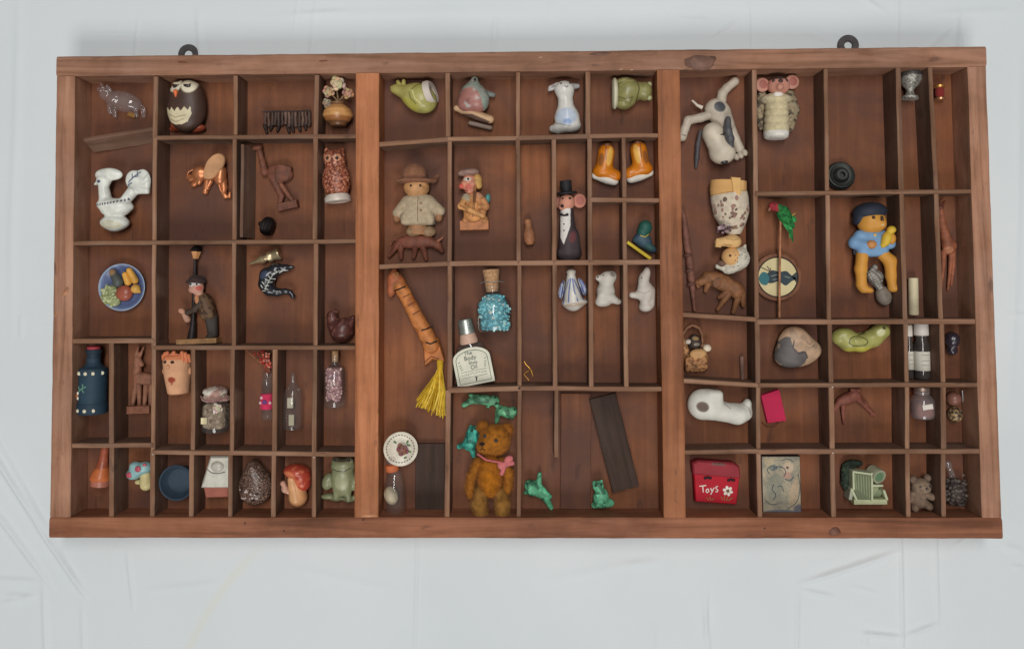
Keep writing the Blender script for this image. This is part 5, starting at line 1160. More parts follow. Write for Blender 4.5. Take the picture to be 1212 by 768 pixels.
t.sdf('nose', [E(853.5, 191.5, 24, 5.6, 5.2, 5)], 'lacquer', (58, 56, 58)); t.sdf('ear', path([(858, 144, 27, 3.4), (857, 158, 30, 4.6), (859, 168, 31, 4.8), (861, 177, 28, 3)]), 'resin', (84, 82, 84), k=2)
t.sdf('ear', path([(829, 155, 14, 2.4), (827, 170, 8, 3), (826, 186, 6, 3), (825, 197, 5, 2)]), 'resin', (76, 70, 72), k=2)
t.ball('eye', 851, 162.5, 2, 'lacquer', (40, 36, 36), ry=1.3); t.stroke('brow', [(848, 163), (854, 161)], .9, 'painted', (50, 46, 44))
t.done()
# --- mouse in sacking
t = T('sack_mouse', 'pink faced big eared mouse wrapped in cream sacking with leafy cape', 'figurine', 920, 128, 13)
t.lathe('sack', (919, 112, 14), (917, 165, 14), [(0, 9), (.1, 12), (.3, 13.5), (.36, 12.8), (.42, 14), (.5, 13.2), (.56, 14.4), (.66, 13.6), (.72, 14.6), (.9, 14.6), (.97, 13.5), (1, 11)], 'fabric', (206, 190, 152), 36, paint=[('z', 157, 170, (222, 216, 204))])
t.sdf('cape', [C(935, 112, 9, 6, 942, 130, 8, 5), C(942, 130, 8, 5, 937, 152, 7, 3.4), E(936, 128, 8, 8, 18, 6, 8)], 'plant', (150, 134, 108), k=3, rough=1.2, rs=.4, paint=[('s', .25, .08, (92, 80, 68), 3.)]); t.sdf('cape', [C(903, 112, 9, 5, 900, 128, 8, 5), C(900, 128, 8, 5, 902, 150, 7, 3)], 'plant', (150, 134, 108), k=3, rough=1.2, rs=.4, paint=[('s', .25, .08, (92, 80, 68), 6.)])
t.sdf('shoulder_cloth', [E(918, 118, 14, 18, 7, 11)], 'fabric', (190, 176, 146), rough=.8, rs=.4); t.sdf('bib', [E(918, 115, 22, 6, 5, 4)], 'bisque', (226, 218, 208))
t.sdf('head', [E(920, 103, 18, 13, 11, 11), C(919, 105, 24, 7, 918, 107, 29, 4)], 'bisque', (200, 138, 118), k=3, paint=[('z', 80, 97, (62, 50, 48))])
t.ball('nose', 919, 100, 2.8, 'bisque', (64, 46, 44), z=29, sq=.8)
for x in (912, 927): t.ball('eye', x, 99, 1.8, 'lacquer', (40, 34, 34))
for x, y in ((902, 101), (937, 98)): t.sdf('ear', [E(x, y, 15, 8.4, 8.6, 4)], 'bisque', (196, 140, 120), paint=[('e', x, y, 5, 5.4, 0, (160, 92, 80))])
t.done()
# --- iron ring knob
t = T('iron_boss', 'dark round iron boss with a ring and centre hole', 'boss', 995, 207, 8)
t.lathe('boss', (996, 208, 0), (995.5, 207, 10), [(0, 17), (.3, 17), (.5, 15.5), (.7, 15), (.75, 13.5), (.6, 12), (.55, 9.5), (.8, 8.5), (1, 6), (1, 3.4), (.5, 3), (.5, .3)], 'iron', (66, 68, 64), 40)
t.done()
t = T('pewter_goblet', 'small pewter goblet with patterned round bowl', 'goblet', 1077, 101, 10)
bd = t.lathe('goblet', (1077, 84, 11), (1075, 119, 11), [(0, 9), (.03, 11), (.2, 12.4), (.35, 12), (.5, 9), (.62, 5), (.72, 4), (.84, 5.5), (.9, 9), (.98, 9.4), (1, 8)], 'iron', (190, 186, 176), 32, paint=[('z', 80, 92, (96, 94, 92)), ('s', .5, .1, (128, 124, 116), 3.)])
t.done()
t = T('red_gold_spool', 'tiny spool of dark red thread with gold rims', 'spool', 1112, 109, 6)
t.lathe('rim', (1111.5, 101, 7), (1111.5, 105, 7), [(0, 5), (.2, 6.4), (.8, 6.4), (1, 5.4)], 'brass', (206, 150, 84)); t.lathe('thread', (1111.5, 105, 7), (1112, 116, 7), [(0, 4.6), (.3, 5.2), (.7, 5.2), (1, 4.6)], 'fabric', (128, 48, 44)); t.lathe('rim', (1112, 116, 7), (1112, 119.5, 7), [(0, 5.4), (.2, 6.2), (.8, 6.2), (1, 5)], 'brass', (196, 150, 110))
t.done()
# --- cloth doll upside down
t = T('cloth_doll', 'straw doll in flowered print dress and bonnet lying upside down', 'doll', 862, 266, 13)
t.lathe('straw_hem', (862, 214, 13), (861, 233, 13), [(0, 16), (.05, 21), (.6, 21.5), (1, 20.5)], 'paper', (206, 158, 100), 32, flat=.7, paint=[('e', 870, 222, 7, 12, 5, (222, 178, 118))])
t.prism('straw_fold', [(861, 212), (872, 213), (872, 233), (863, 233)], 24, 29.5, 'paper', (220, 174, 112), 1)
sk = t.lathe('skirt', (862, 230, 13), (868, 278, 13), [(0, 21.5), (.15, 22), (.5, 20.5), (.75, 15), (.95, 9), (1, 7)], 'fabric', (206, 190, 168), 36, flat=.78)
random.seed(9)
for i in range(44):
    x, y = random.uniform(843, 884), random.uniform(236, 272)
    if abs(x - 864) < 20 - max(0, y - 252) * .55: rr = random.uniform(1.3, 2.4); t.ball('print_flower', x, y, rr, 'fabric', random.choice([(140, 108, 96), (128, 104, 84), (164, 124, 112), (116, 92, 82)]), sk, sq=.25, ry=rr * 1.4, rot=random.uniform(0, 90), seg=8)
for i in range(26): g = random.random() * 6.28; r = random.random(); t.ball('posy_bead', 851 + 11 * r * math.cos(g), 271 + 6 * r * math.sin(g), 1.8, 'plant', random.choice([(206, 188, 190), (150, 120, 130), (178, 150, 156), (110, 84, 90)]), z=24 + random.uniform(-2, 4), seg=6)
t.sdf('sleeve', [E(865, 286, 16, 10, 8, 8, 8), C(858, 286, 18, 6, 848, 287, 19, 5)], 'paper', (214, 172, 116), k=3, paint=[('l', [(856, 283), (864, 285), (870, 283)], .8, (150, 112, 72)), ('l', [(853, 290), (862, 291)], .8, (150, 112, 72))]); t.box('hand', 847, 288, 20, 3.4, 5, 3, 'paper', (206, 164, 108), 8)
t.sdf('head', [E(864, 304, 14, 12, 11, 11)], 'paper', (216, 168, 112)); t.ball('eye', 859.5, 303, 1.5, 'lacquer', (44, 32, 28), sq=.8)
bn = t.sdf('bonnet', [E(872, 306, 13, 13, 13, 11, 30), C(861, 317, 13, 6, 848, 315, 12, 3), C(878, 296, 13, 4, 880, 291, 13, 1.6), E(866, 318, 13, 12, 4.6, 9, -18)], 'fabric', (206, 198, 180), k=3, rough=.4, rs=.3)
for i in range(20):
    x, y = random.uniform(862, 884), random.uniform(299, 320); z = t.drop(x, y, -1)
    if z > 8: t.ball('print_dot', x, y, .9, 'fabric', (150, 122, 110), bn, z=z, sq=.3, seg=6)
t.sdf('hair', [E(852, 312, 14, 5, 4, 5)], 'plant', (120, 92, 78), rough=.6, rs=.8)
t.done()
# --- wooden rhino
t = T('wooden_elephant', 'rough carved brown wooden elephant under the cloth doll', 'carving', 855, 344, 9)
WE = (136, 90, 58)
t.sdf('body', [E(857, 335, 10, 18, 10, 8, 22), E(846, 330, 10, 9, 8, 8), C(838, 328, 10, 7, 829, 334, 10, 4.5), E(872, 344, 10, 9, 10, 8)], 'carved', WE, k=5, rough=.4)
for a, b_ in (((839, 334), (836, 344)), ((862, 344), (852, 352)), ((862, 348), (850, 366)), ((874, 350), (868, 370)), ((878, 348), (880, 362))): t.sdf('leg', [C(*a, 10, 4.4, *b_, 7, 2.6)], 'carved', WE)
t.sdf('trunk', path([(831, 332, 10, 4), (826, 334, 10, 2.8), (827, 339, 9, 2.2)]), 'carved', WE); t.sdf('ear', [E(847, 334, 17, 6, 7, 2, 20)], 'carved', (120, 78, 52)); t.tube('tail', [(879, 340, 10, 1.2), (882, 348, 9, 1), (881, 358, 8, .7)], 'carved', WE)
t.done()
t = T('carved_stick', 'long thin dark carved stick leaning along the rail', 'stick', 816, 310, 6)
t.tube('shaft', [(809, 248, 5, 1.6), (811, 262, 5, 3.4), (813, 285, 5, 4.2), (816, 305, 5, 4.4), (818, 330, 5, 4.6), (819, 338, 5, 3.4), (820, 352, 5, 2.6), (821.5, 368, 5, 2.2)], 'carved', (118, 76, 62), 10)
for y in (300, 318, 334): t.lathe('ring', (814 + (y - 300) * .1, y, 5), (814.5 + (y - 300) * .1, y + 4, 5), [(0, 4.4), (.2, 5.2), (.8, 5.2), (1, 4.4)], 'carved', (98, 62, 52))
t.done()
# --- medallion
t = T('round_medallion', 'round wooden medallion with a dark teal figure on cream', 'medallion', 920, 328, 6)
t.lathe('wooden_ring', (920, 328, 0), (920, 328, 8), [(0, 27), (.4, 28.5), (.8, 28), (1, 25.5), (1, 24.2), (.5, 23.6), (.5, .5)], 'carved', (128, 84, 60), 52)
di = t.lathe('cream_disc', (920, 328, 6), (920, 328, 7.4), [(0, 23.5), (.9, 23.4), (1, 22.8), (1, .5)], 'paper', (206, 190, 146), 52)
t.tube('dark_rim', [(920 + 23.4 * math.cos(g), 328 + 23.4 * math.sin(g), 7.6, .9) for g in np.linspace(0, math.tau, 45)], 'painted', (62, 44, 38), 6, di)
for pts, c in ((spl([(899, 326), (903, 322), (908, 324), (910, 330), (907, 337), (901, 336), (898, 331)]), (58, 112, 117)), (spl([(907, 325), (914, 320), (922, 322), (930, 321), (936, 326), (942, 330), (936, 333), (929, 338), (921, 333), (914, 335), (908, 334)]), (54, 66, 72)), ([(936, 327), (943, 321), (943, 337)], (60, 66, 69))): t.prism('painted_figure', pts, 7.2, 7.6 + .15 * (sum(c) % 3), 'painted', c, .2, parent=di)
for pts in ([(898, 315), (904, 318), (910, 321), (914, 323)], [(908, 315), (911, 321)], [(911, 317), (913, 322)]): t.stroke('painted_line', pts, 1, 'painted', (66, 60, 56), di)
for pts in ([(912, 327), (920, 325)], [(914, 331), (922, 330)], [(928, 327), (934, 329)]): t.stroke('painted_light', pts, 1, 'painted', (150, 150, 140), di)
t.done()
# --- parrot on a stick
t = T('parrot_on_stick', 'green feathered parrot with red head on a thin wooden stick', 'ornament', 924, 290, 16)
t.tube('stick', [(923.5, 258, 19, 1.3), (922.5, 300, 17, 1.4), (921.5, 340, 16, 1.4), (921.5, 375, 14, 1.4)], 'carved', (176, 118, 82), 8)
PG = (46, 122, 62)
t.sdf('body', [E(927, 254, 20, 8, 11, 7, -25), C(930, 260, 20, 6, 936, 268, 19, 4)], 'plant', PG, k=3, rough=.4, rs=.6, paint=[('s', .35, .1, (30, 84, 44), 2.)])
for a, b_ in (((929, 262), (937, 287)), ((931, 260), (934, 282)), ((934, 258), (940, 264)), ((931, 255), (942, 262)), ((926, 264), (932, 274))): t.tube('feather', [(*a, 21, 1.2), ((a[0] + b_[0]) / 2 + 1, (a[1] + b_[1]) / 2, 22, 2.6), (*b_, 20, .7)], 'plant', random.choice([(46, 130, 66), (38, 106, 54), (60, 148, 80)]), 6, flat=.3)
t.sdf('head', [E(915, 245, 20, 6, 5.4, 5.4), C(921, 247, 20, 5, 925, 250, 20, 6)], 'plant', (156, 52, 58), k=2, paint=[('e', 923, 246, 4, 6, 0, (46, 110, 60))]); t.sdf('beak', [C(911, 247, 21, 2.2, 909, 250, 21, 1)], 'plastic', (150, 100, 80)); t.ball('eye', 915, 243.5, 1.1, 'lacquer', (30, 26, 26)); t.tube('yellow_feather', [(936, 256, 22, .7), (940, 253, 22, .5)], 'plant', (206, 170, 80), 5)
t.done(False)
# --- bear in blue tunic
t = T('blue_tunic_bear', 'golden toy bear in blue tunic and navy beret holding a yellow bird', 'figurine', 1031, 292, 14)
GB = (208, 146, 62)
t.sdf('tunic', [E(1031, 285, 16, 16.5, 15, 12), B(1031, 296, 16, 18, 8, 11, 0, 6), C(1018, 279, 17, 6.5, 1011, 287, 18, 6), C(1011, 288, 18, 6, 1022, 291, 26, 5), C(1046, 280, 17, 7, 1052, 289, 20, 6)], 'plastic', (122, 158, 194), k=4, res=.8, paint=[('l', [(1014, 302), (1030, 305), (1048, 301)], 1, (84, 112, 150))])
t.sdf('head', [E(1031, 263, 19, 16.5, 14.5, 14), E(1036, 266, 27, 8, 6, 7)], 'plastic', GB, k=4, res=.8); t.sdf('beret', [E(1030, 251, 18, 19.5, 11, 15, -4), E(1017, 260, 17, 7, 7, 9, -30)], 'painted', (46, 50, 62), k=3)
for x, y in ((1028, 259), (1037.5, 259)): t.ball('eye', x, y, 2, 'lacquer', (50, 34, 26), sq=.8)
t.ball('nose', 1037, 261.5, 2.2, 'lacquer', (70, 44, 32), sq=.9); t.sdf('muzzle', [E(1036.5, 267, 32, 4.4, 2.4, 2.2)], 'plastic', (216, 176, 130), res=.7)
t.sdf('paw', [E(1026, 290, 29, 6, 5, 5)], 'plastic', (196, 136, 80)); t.sdf('paw', [E(1051, 283, 25, 5, 7, 5)], 'plastic', GB)
yb = t.sdf('yellow_bird', [E(1044, 283, 28, 5.5, 8.5, 6, 20), E(1050, 273, 28, 5, 4.6, 5), C(1042, 288, 28, 4, 1040, 291, 27, 3)], 'plastic', (216, 178, 62), k=3); t.ball('tunic_star', 1031.5, 279, 2.2, 'plastic', (216, 184, 92), sq=.4, seg=5)
for pts in ([(1019, 302, 20, 7), (1017, 318, 20, 6.6), (1018, 336, 18, 5.6), (1020, 341, 18, 5)], [(1043, 301, 20, 7), (1051, 309, 20, 7), (1053, 326, 18, 6), (1054, 340, 18, 5)]): t.sdf('leg', path(pts) + [E(pts[-1][0] + 4, pts[-1][1] + 1, 18, 8, 4, 6, 15)], 'plastic', GB, k=3)
t.done()
t = T('grey_seed_pod', 'grey seed pod with silvery crumpled top behind the bear legs', 'pod', 1044, 344, 6)
t.sdf('pod', [E(1045, 350, 8, 9, 12, 7, -12)], 'stone', (128, 116, 104), rough=.3); t.sdf('foil_top', [E(1036, 328, 8, 9, 8, 6), C(1036, 332, 8, 5, 1042, 342, 8, 4), C(1030, 324, 8, 4, 1036, 316, 8, 3)], 'iron', (150, 146, 138), k=3, rough=1.2, rs=.5)
t.done()
t = T('ivory_cylinder', 'short ivory white stick of chalk standing in shadow', 'chalk', 1084, 351, 10)
t.lathe('chalk', (1083.5, 329, 9), (1083, 373, 9), [(0, 4.5), (.02, 5.4), (.98, 5.6), (1, 4.8)], 'bisque', (206, 192, 158), 24)
t.done()
# --- giraffe
t = T('wooden_giraffe', 'slim carved reddish wooden giraffe leaning in the narrow compartment', 'carving', 1124, 291, 9)
WR = (146, 86, 60)
t.sdf('body', [E(1125, 292, 10, 8, 10, 6, 20), C(1122, 287, 10, 6, 1117, 262, 10, 3.6), C(1117, 262, 10, 3.6, 1116, 246, 10, 2.8)], 'carved', WR, k=3, paint=[('e', 1122, 296, 5, 4, 0, (190, 124, 88))])
t.sdf('head', [C(1116, 246, 10, 3.4, 1111, 250, 11, 2.2), C(1118, 244, 10, 1.6, 1122, 238, 10, 1), C(1116, 242, 10, 1.4, 1116, 237, 10, .9)], 'carved', (110, 62, 48), k=1.5)
for a, b_ in (((1119, 298), (1118, 318)), ((1128, 296), (1126, 320)), ((1129, 296), (1130, 315))): t.sdf('leg', [C(*a, 9, 3.4, *b_, 8, 2), C(*b_, 8, 2, b_[0] - 2, b_[1] + 22, 6, 1.5)], 'carved', WR, k=1)
t.done()
# ---------------- third and fourth row
t = T('moses_basket_baby', 'carved wooden cradle basket with dark dressed doll and white mitts', 'carving', 823, 413, 9)
WM = (176, 126, 82)
t.tube('hood_hoop', [(809, 412, 8, 1.8), (808, 396, 11, 1.8), (813, 388, 13, 1.8), (819, 384.5, 14, 1.8), (827, 388, 13, 1.8), (831, 396, 11, 1.8), (832, 410, 8, 1.8)], 'carved', (128, 86, 60), 8)
t.sdf('basket', [B(823, 430, 9, 13, 9, 8, -3, 3), C(810, 404, 7, 3.6, 814, 424, 8, 4), C(832, 408, 7, 3.4, 834, 424, 8, 4)], 'carved', WM, k=3, rough=.5, rs=.6, paint=[('s', .3, .1, (112, 72, 48), 4.)])
for i in range(5):
    for j in range(3): t.ball('weave', 814 + i * 4.6, 426 + j * 4.6, 2.4, 'carved', random.choice([(190, 138, 92), (150, 100, 64), (170, 118, 78)]), ry=1.4, rot=random.choice([30, -30]), sq=.8, seg=7)
t.sdf('blanket', [E(825, 418, 15, 10, 6, 5, -4)], 'carved', (196, 150, 100)); t.sdf('doll', [E(822, 405, 12, 8, 8, 6), E(821, 399, 14, 5, 4, 4)], 'carved', (58, 46, 40), k=2, paint=[('e', 822, 400, 4, 2.2, 10, (150, 118, 76)), ('e', 823, 407, 3.4, 1.8, 0, (140, 130, 112))])
t.sdf('mitt', [E(814, 404, 14, 4, 3, 3, -10)], 'bisque', (206, 192, 176)); t.sdf('mitt', [E(836, 411.5, 13, 5, 4.4, 4)], 'bisque', (222, 206, 180))
t.done()
t = T('two_tone_pebble', 'smooth pebble half grey and half tan', 'pebble', 942, 413, 11)
t.sdf('pebble', [E(943, 411, 12, 24, 20, 12, 35), E(932, 421, 12, 16, 13, 11), E(961, 414, 11, 9, 8, 9), E(940, 395, 11, 10, 7, 9)], 'stone', (190, 156, 126), k=9, res=.8, paint=[('p', spl([(910, 420), (922, 402), (931, 398), (934, 408), (938, 415), (946, 414), (950, 420), (947, 430), (932, 440), (915, 436)]), (96, 90, 88)), ('l', [(936, 402), (934, 410), (940, 417), (948, 415), (951, 422)], 1.6, (70, 60, 58)), ('s', .12, .25, (168, 140, 116), 5.), ('l', [(950, 403), (954, 407), (957, 404)], .7, (110, 88, 74)), ('l', [(954, 410), (959, 408)], .7, (110, 88, 74))])
t.done()
t = T('wooden_peg', 'thin pale wooden peg against the compartment side', 'peg', 879, 437, 6)
t.lathe('peg', (879, 421, 4), (879.5, 451, 4), [(0, 1), (.05, 2.8), (.15, 2.4), (.95, 2.6), (1, 2)], 'carved', (122, 92, 80), 14)
t.done()
# --- white dog lying
t = T('white_reclining_dog', 'white glazed dog lying down with one brown ear spot', 'figurine', 849, 480, 13)
t.sdf('body', [E(832, 478, 15, 18, 18, 13, 20), B(845, 470, 15, 9, 9, 11, 0, 5), C(846, 485, 13, 12, 872, 490, 13, 11), C(872, 489, 13, 11, 881, 488, 13, 9), E(884, 477, 14, 4.4, 5, 6)], 'bisque', (216, 212, 200), k=6, res=.8, paint=[('e', 829, 479, 7.2, 6, 15, (118, 98, 84)), ('l', [(854, 463), (855, 476), (862, 482)], 1, (160, 152, 140)), ('l', [(878, 478), (884, 482), (886, 490)], 1, (160, 152, 140)), ('e', 829, 479, 5.2, 4.2, 15, (98, 80, 70))])
t.done()
t = T('red_booklet', 'small bright crimson booklet with a thread loop', 'book', 915, 481, 6)
ck = [(901, 468), (922, 461), (929.5, 497), (908, 500)]
t.prism('page_block', [(902.5, 469), (920.5, 463), (928, 496), (909, 498.5)], .8, 6.4, 'paper', (206, 190, 176), .2); t.prism('cover', ck, 6.4, 7.6, 'paper', (186, 44, 78), .3); t.prism('cover', ck, 0, .8, 'paper', (150, 36, 62), .2)
t.tube('thread_loop', [(903, 500, 2, .6), (909, 505, 1.2, .6), (917, 505, 1, .6), (923, 500, 1.5, .6)], 'fabric', (110, 70, 58), 6)
t.done()
t = T('green_pod_fish', 'yellow green glazed pea pod shaped fish lying flat', 'figurine', 1017, 400, 10)
t.sdf('body', path([(993, 399, 11, 9), (1004, 404, 11, 10.5), (1018, 405, 11, 10), (1032, 400, 11, 9.5), (1042, 392, 11, 9)]) + [E(1000, 395, 12, 9, 7, 8), E(1040, 391, 12, 8, 7, 8)], 'ceramic', (164, 160, 92), k=5, res=.75, paint=[('l', spl([(1000, 404), (1004, 398), (1014, 398), (1021, 402), (1018, 407), (1006, 408)], 4) + [(1000, 404)], 1.2, (84, 82, 46)), ('l', [(1012, 396), (1020, 394), (1026, 388)], 1.2, (84, 82, 46)), ('e', 1012, 414, 26, 4, -4, (186, 176, 78)), ('e', 1037, 393, 5, 4, -30, (196, 194, 148))])
t.sdf('fin', [E(1010, 403, 20, 7, 4, 3)], 'ceramic', (172, 168, 104)); t.ball('eye', 1041, 388, 1.8, 'ceramic', (70, 66, 44))
t.done()
t = T('wooden_antelope', 'reddish carved antelope with thin splayed legs', 'carving', 1011, 480, 7)
WA = (126, 72, 58)
t.sdf('body', [E(1004, 472, 8, 14, 7, 6, -18), E(1013, 466, 8, 6, 7, 5)], 'carved', WA, k=4)
for pts in ([(994, 476, 8, 4), (988, 486, 6, 2.4), (986, 492, 5, 1.6)], [(999, 476, 8, 3.8), (999, 488, 6, 2.2), (1000, 501, 5, 1.4)], [(1014, 470, 8, 4), (1024, 480, 6, 2.6), (1035, 491, 5, 1.8)], [(1015, 469, 7, 3.6), (1028, 481, 5, 2), (1033, 492, 4, 1.4)]): t.sdf('leg', path(pts), 'carved', WA, k=1)
t.sdf('neck', [C(1013, 466, 8, 4, 1016, 462, 9, 3.4)], 'carved', WA); t.sdf('head', [C(1015, 463, 9, 3.2, 1008, 461, 10, 2.2)], 'carved', WA)
t.done()
# --- vials
def vial(label, x, y0, y1, r, capcol):
    t = T('medicine_vial', label, 'vial', x, (y0 + y1) / 2, 9, 'two dark vials side by side'); h = y1 - y0
    t.lathe('glass', (x, y0 + .2 * h, r + 1), (x, y1, r + 1), [(0, r * .7), (.05, r * .75), (.14, r * .75), (.22, r), (.97, r), (1, r * .85)], 'dark_glass', (80, 60, 50), 28); t.lathe('brown_liquid', (x, y0 + .42 * h, r + 1), (x, y1 - 2, r + 1), [(0, r * .84), (1, r * .84)], 'resin', (52, 38, 34), 20)
    t.lathe('cap', (x, y0, r + 1), (x, y0 + .22 * h, r + 1), [(0, r * .75), (.06, r * .92), (.94, r * .95), (1, r * .85)], 'plastic', capcol, 30)
    lb = t.lathe('label', (x, y0 + .5 * h, r + 1), (x, y0 + .84 * h, r + 1), [(0, r + .15), (1, r + .15)], 'paper', (206, 200, 186), 30)
    for k in (.56, .66, .74): t.stroke('label_line', [(x - r * .5, y0 + k * h), (x + r * .55, y0 + k * h)], .5, 'painted', (120, 116, 112), lb)
    t.done()
vial('dark glass vial with white cap and white label by the partition', 1091, 383, 448, 8.5, (206, 198, 190)); vial('slimmer brown vial half hidden behind the divider', 1078, 385, 447, 4.6, (206, 196, 184))
t = T('dark_bead_lump', 'dark purple glossy lump lost in shadow', 'bead', 1127, 405, 8)
t.sdf('lump', [E(1127, 402, 9, 8, 9, 8), E(1127, 414, 8, 6, 6, 6)], 'lacquer', (52, 44, 52), k=3, rough=.5)
t.done()
t = T('pink_glass_jar', 'rounded pink glass jar with a white label flash', 'jar', 1090, 477, 11)
jar_glass(t, (1090, 461, 13), (1090, 495, 13), [(0, 7), (.06, 9), (.16, 8), (.24, 11), (.36, 13), (.8, 13.4), (.94, 12), (1, 8)], 'pink_glass'); t.lathe('lid', (1090, 457, 13), (1090, 463, 13), [(0, 6), (.2, 8.6), (.8, 8.6), (1, 7.6)], 'brass', (186, 160, 146)); t.sdf('pink_cream', [B(1090, 484, 13, 10.4, 9, 10.4, 0, 6)], 'resin', (150, 110, 100)); t.box('label', 1090, 479, 25.8, 6, 3, .4, 'paper', (222, 212, 200), -8)
t.done()
t = T('brown_bead_figure', 'small figure of two brown glass beads wearing dark spots', 'figurine', 1130, 479, 8)
t.sdf('upper_bead', [E(1129, 472, 10, 8, 8, 8)], 'ceramic', (136, 92, 78)); t.sdf('lower_bead', [E(1130, 490, 10, 8, 9, 8)], 'ceramic', (120, 96, 72), paint=[('s', .3, .05, (60, 48, 40), 2.), ('s', .35, .15, (176, 148, 104), 7.)])
for x in (1127.5, 1132.5): t.ball('eye', x, 487, 1.5, 'lacquer', (36, 30, 28))
t.done()
t = T('silver_needle', 'thin silver needle leaning beside the bead figure', 'needle', 1141, 472, 10)
t.tube('needle', [(1139, 462, 12, .7), (1141.5, 471, 8, .8), (1144.5, 481, 2, .4)], 'brass', (206, 206, 210), 8)
t.done()
# ---------------- bottom row
t = T('toy_chest', 'red painted toy chest with white lettering and a daisy', 'box', 848, 572, 13)
RD = (176, 22, 40)
ch = t.prism('chest', [(822, 560), (875, 565), (871, 596.5), (823.5, 593)], 0, 13, 'painted', RD, 1.5)
t.prism('lid', [(820, 548), (827, 545), (868, 548), (874.5, 552), (875.5, 566), (821, 561)], 0, 15.5, 'painted', (148, 48, 56), 2)
t.sdf('dust_on_lid', [E(850, 549.5, 13.5, 15, 2.2, 2.6, 4)], 'clay', (116, 84, 78), rough=.6, rs=.6)
W = (226, 216, 204)
for pts in ([(828, 575), (836, 574)], [(832, 574.5), (832.5, 582)], [(837, 578), (835.6, 580.5), (837, 582.5), (839, 581), (838.6, 578.4), (837, 578)], [(841, 577), (842.6, 580.5)], [(845.2, 576.5), (843, 581), (841, 584.5)], [(849.6, 575), (847, 576), (847.6, 578), (849.6, 579.4), (848.6, 581.5), (846.6, 581)]): t.stroke('white_lettering', pts, 1.25, 'painted', W, ch)
for i in range(6): g = i * math.tau / 6 + .3; t.ball('daisy_petal', 861 + 3.9 * math.cos(g), 580.5 + 3.9 * math.sin(g), 2.4, 'painted', W, ch, sq=.3, ry=1.9, rot=math.degrees(g))
t.ball('daisy_eye', 861, 580.5, 1.8, 'painted', (110, 90, 50), ch, sq=.5)
for x, y in ((838, 565), (865, 567.5)):
    for dx in (-3, 0, 3): t.ball('hinge_blot', x + dx, y + abs(dx) * .2, 1.9, 'painted', (44, 26, 28), ch, sq=.5)
for pts in ([(836, 588), (839, 591)], [(840, 587), (841, 591)], [(845, 589), (842, 591)], [(853, 587), (855, 591)], [(857, 586), (857, 591)], [(861, 587), (859, 592)], [(866, 588), (861, 592)]): t.stroke('painted_grass', pts, .9, 'painted', (150, 130, 76), ch)
t.done()
t = T('painted_block', 'small upright block with a faded swirling painted picture', 'picture block', 924, 573, 12)
bl = t.prism('block', [(901, 539.5), (946, 539.5), (946.5, 605), (902.5, 605)], 0, 15, 'painted', (70, 62, 64), .8)
pt = [('s', .04, -.3, (150, 142, 122), 3., .9), ('s', .07, -.2, (140, 136, 120), 8., .9), ('s', .11, .0, (178, 162, 136), 12., .8), ('e', 916, 575, 9, 16, 10, (142, 138, 120)), ('e', 915, 553, 5, 4, 0, (118, 122, 116)), ('s', .35, .0, (128, 126, 114), 17., .9), ('e', 923, 606, 24, 5, 0, (96, 98, 108)), ('e', 943, 603, 6, 8, 0, (104, 102, 110)), ('e', 932, 553, 6, 7, 20, (192, 170, 144)), ('e', 931, 562, 4.5, 4, 0, (184, 144, 126)), ('e', 910, 547, 5, 4, 0, (180, 164, 134)), ('e', 938, 582, 5, 17, 12, (178, 156, 128)), ('s', .6, .0, (112, 110, 102), 31., 1.2)]
Pg, Fg = [], []; NX, NY = 58, 84
for j in range(NY):
    for i in range(NX): Pg.append((902.2 + 43.2 * i / (NX - 1), 540.6 + 63 * j / (NY - 1), 15.25))
for j in range(NY - 1):
    for i in range(NX - 1): Fg.append((j * NX + i, j * NX + i + 1, (j + 1) * NX + i + 1, (j + 1) * NX + i))
pic = t.put('picture', np.array(Pg), Fg, 'painted', (182, 166, 138), pt, bl)
for pts in (spl([(914, 556), (919, 552), (926, 553), (929, 558), (927, 563)], 4, False), spl([(910, 560), (908, 555), (913, 551), (919, 554)], 4, False), spl([(928, 566), (934, 568), (938, 563)], 4, False), spl([(915, 572), (913, 578), (917, 584), (914, 590)], 4, False), spl([(919, 575), (924, 574), (926, 580)], 4, False), spl([(943, 560), (945, 576), (941, 592), (930, 600)], 4, False), spl([(925, 545), (931, 543), (938, 546)], 4, False), spl([(905, 590), (911, 595), (920, 594)], 4, False)): t.stroke('painted_curve', pts, 1.0, 'painted', random.choice([(84, 92, 92), (98, 104, 98), (76, 78, 90)]), pic)
t.ball('painted_dot', 931, 553, 1.6, 'painted', (100, 84, 76), pic, sq=.2)
t.done()
# --- pale green miniature stove corner
t = T('green_miniature_stove', 'pale green miniature stove with ribbed panel and round drum', 'miniature', 1022, 573, 13)
PGn = (128, 138, 106); PL = (186, 190, 156)
t.prism('base_tray', [(1010, 588), (1042, 588), (1046, 580), (1044, 579), (1010, 579)], 4, 12, 'painted', PGn, .8)
t.box('front_kerb', 1028, 592, 10, 19, 3, 8, 'painted', (190, 192, 152), 0); t.box('side_kerb', 1010, 585, 10, 1.4, 9, 8.4, 'painted', PL, -24); t.box('side_kerb', 1045, 584, 10, 1.4, 6, 8.6, 'painted', PL, -18)
wl = t.prism('ribbed_panel', [(1008, 556.5), (1029, 560), (1029, 590), (1014, 590), (1009, 578)], 6, 18, 'painted', (108, 116, 88), .8)
for i in range(6): t.tube('rib', [(1011 + i * 3, 560 + i * .4, 18.3, .7), (1011.5 + i * 3, 577 + i * 2, 18.3, .7)], 'painted', (150, 156, 122), 6, wl)
t.box('panel_edge', 1029, 574, 12, 1.2, 16, 8.5, 'painted', PL, 1); t.box('panel_edge', 1018.5, 558.5, 12, 11, 1.2, 8.2, 'painted', PL, 8); t.box('panel_edge', 1008.5, 567, 12, 1.2, 11, 7.5, 'painted', PL, 0)
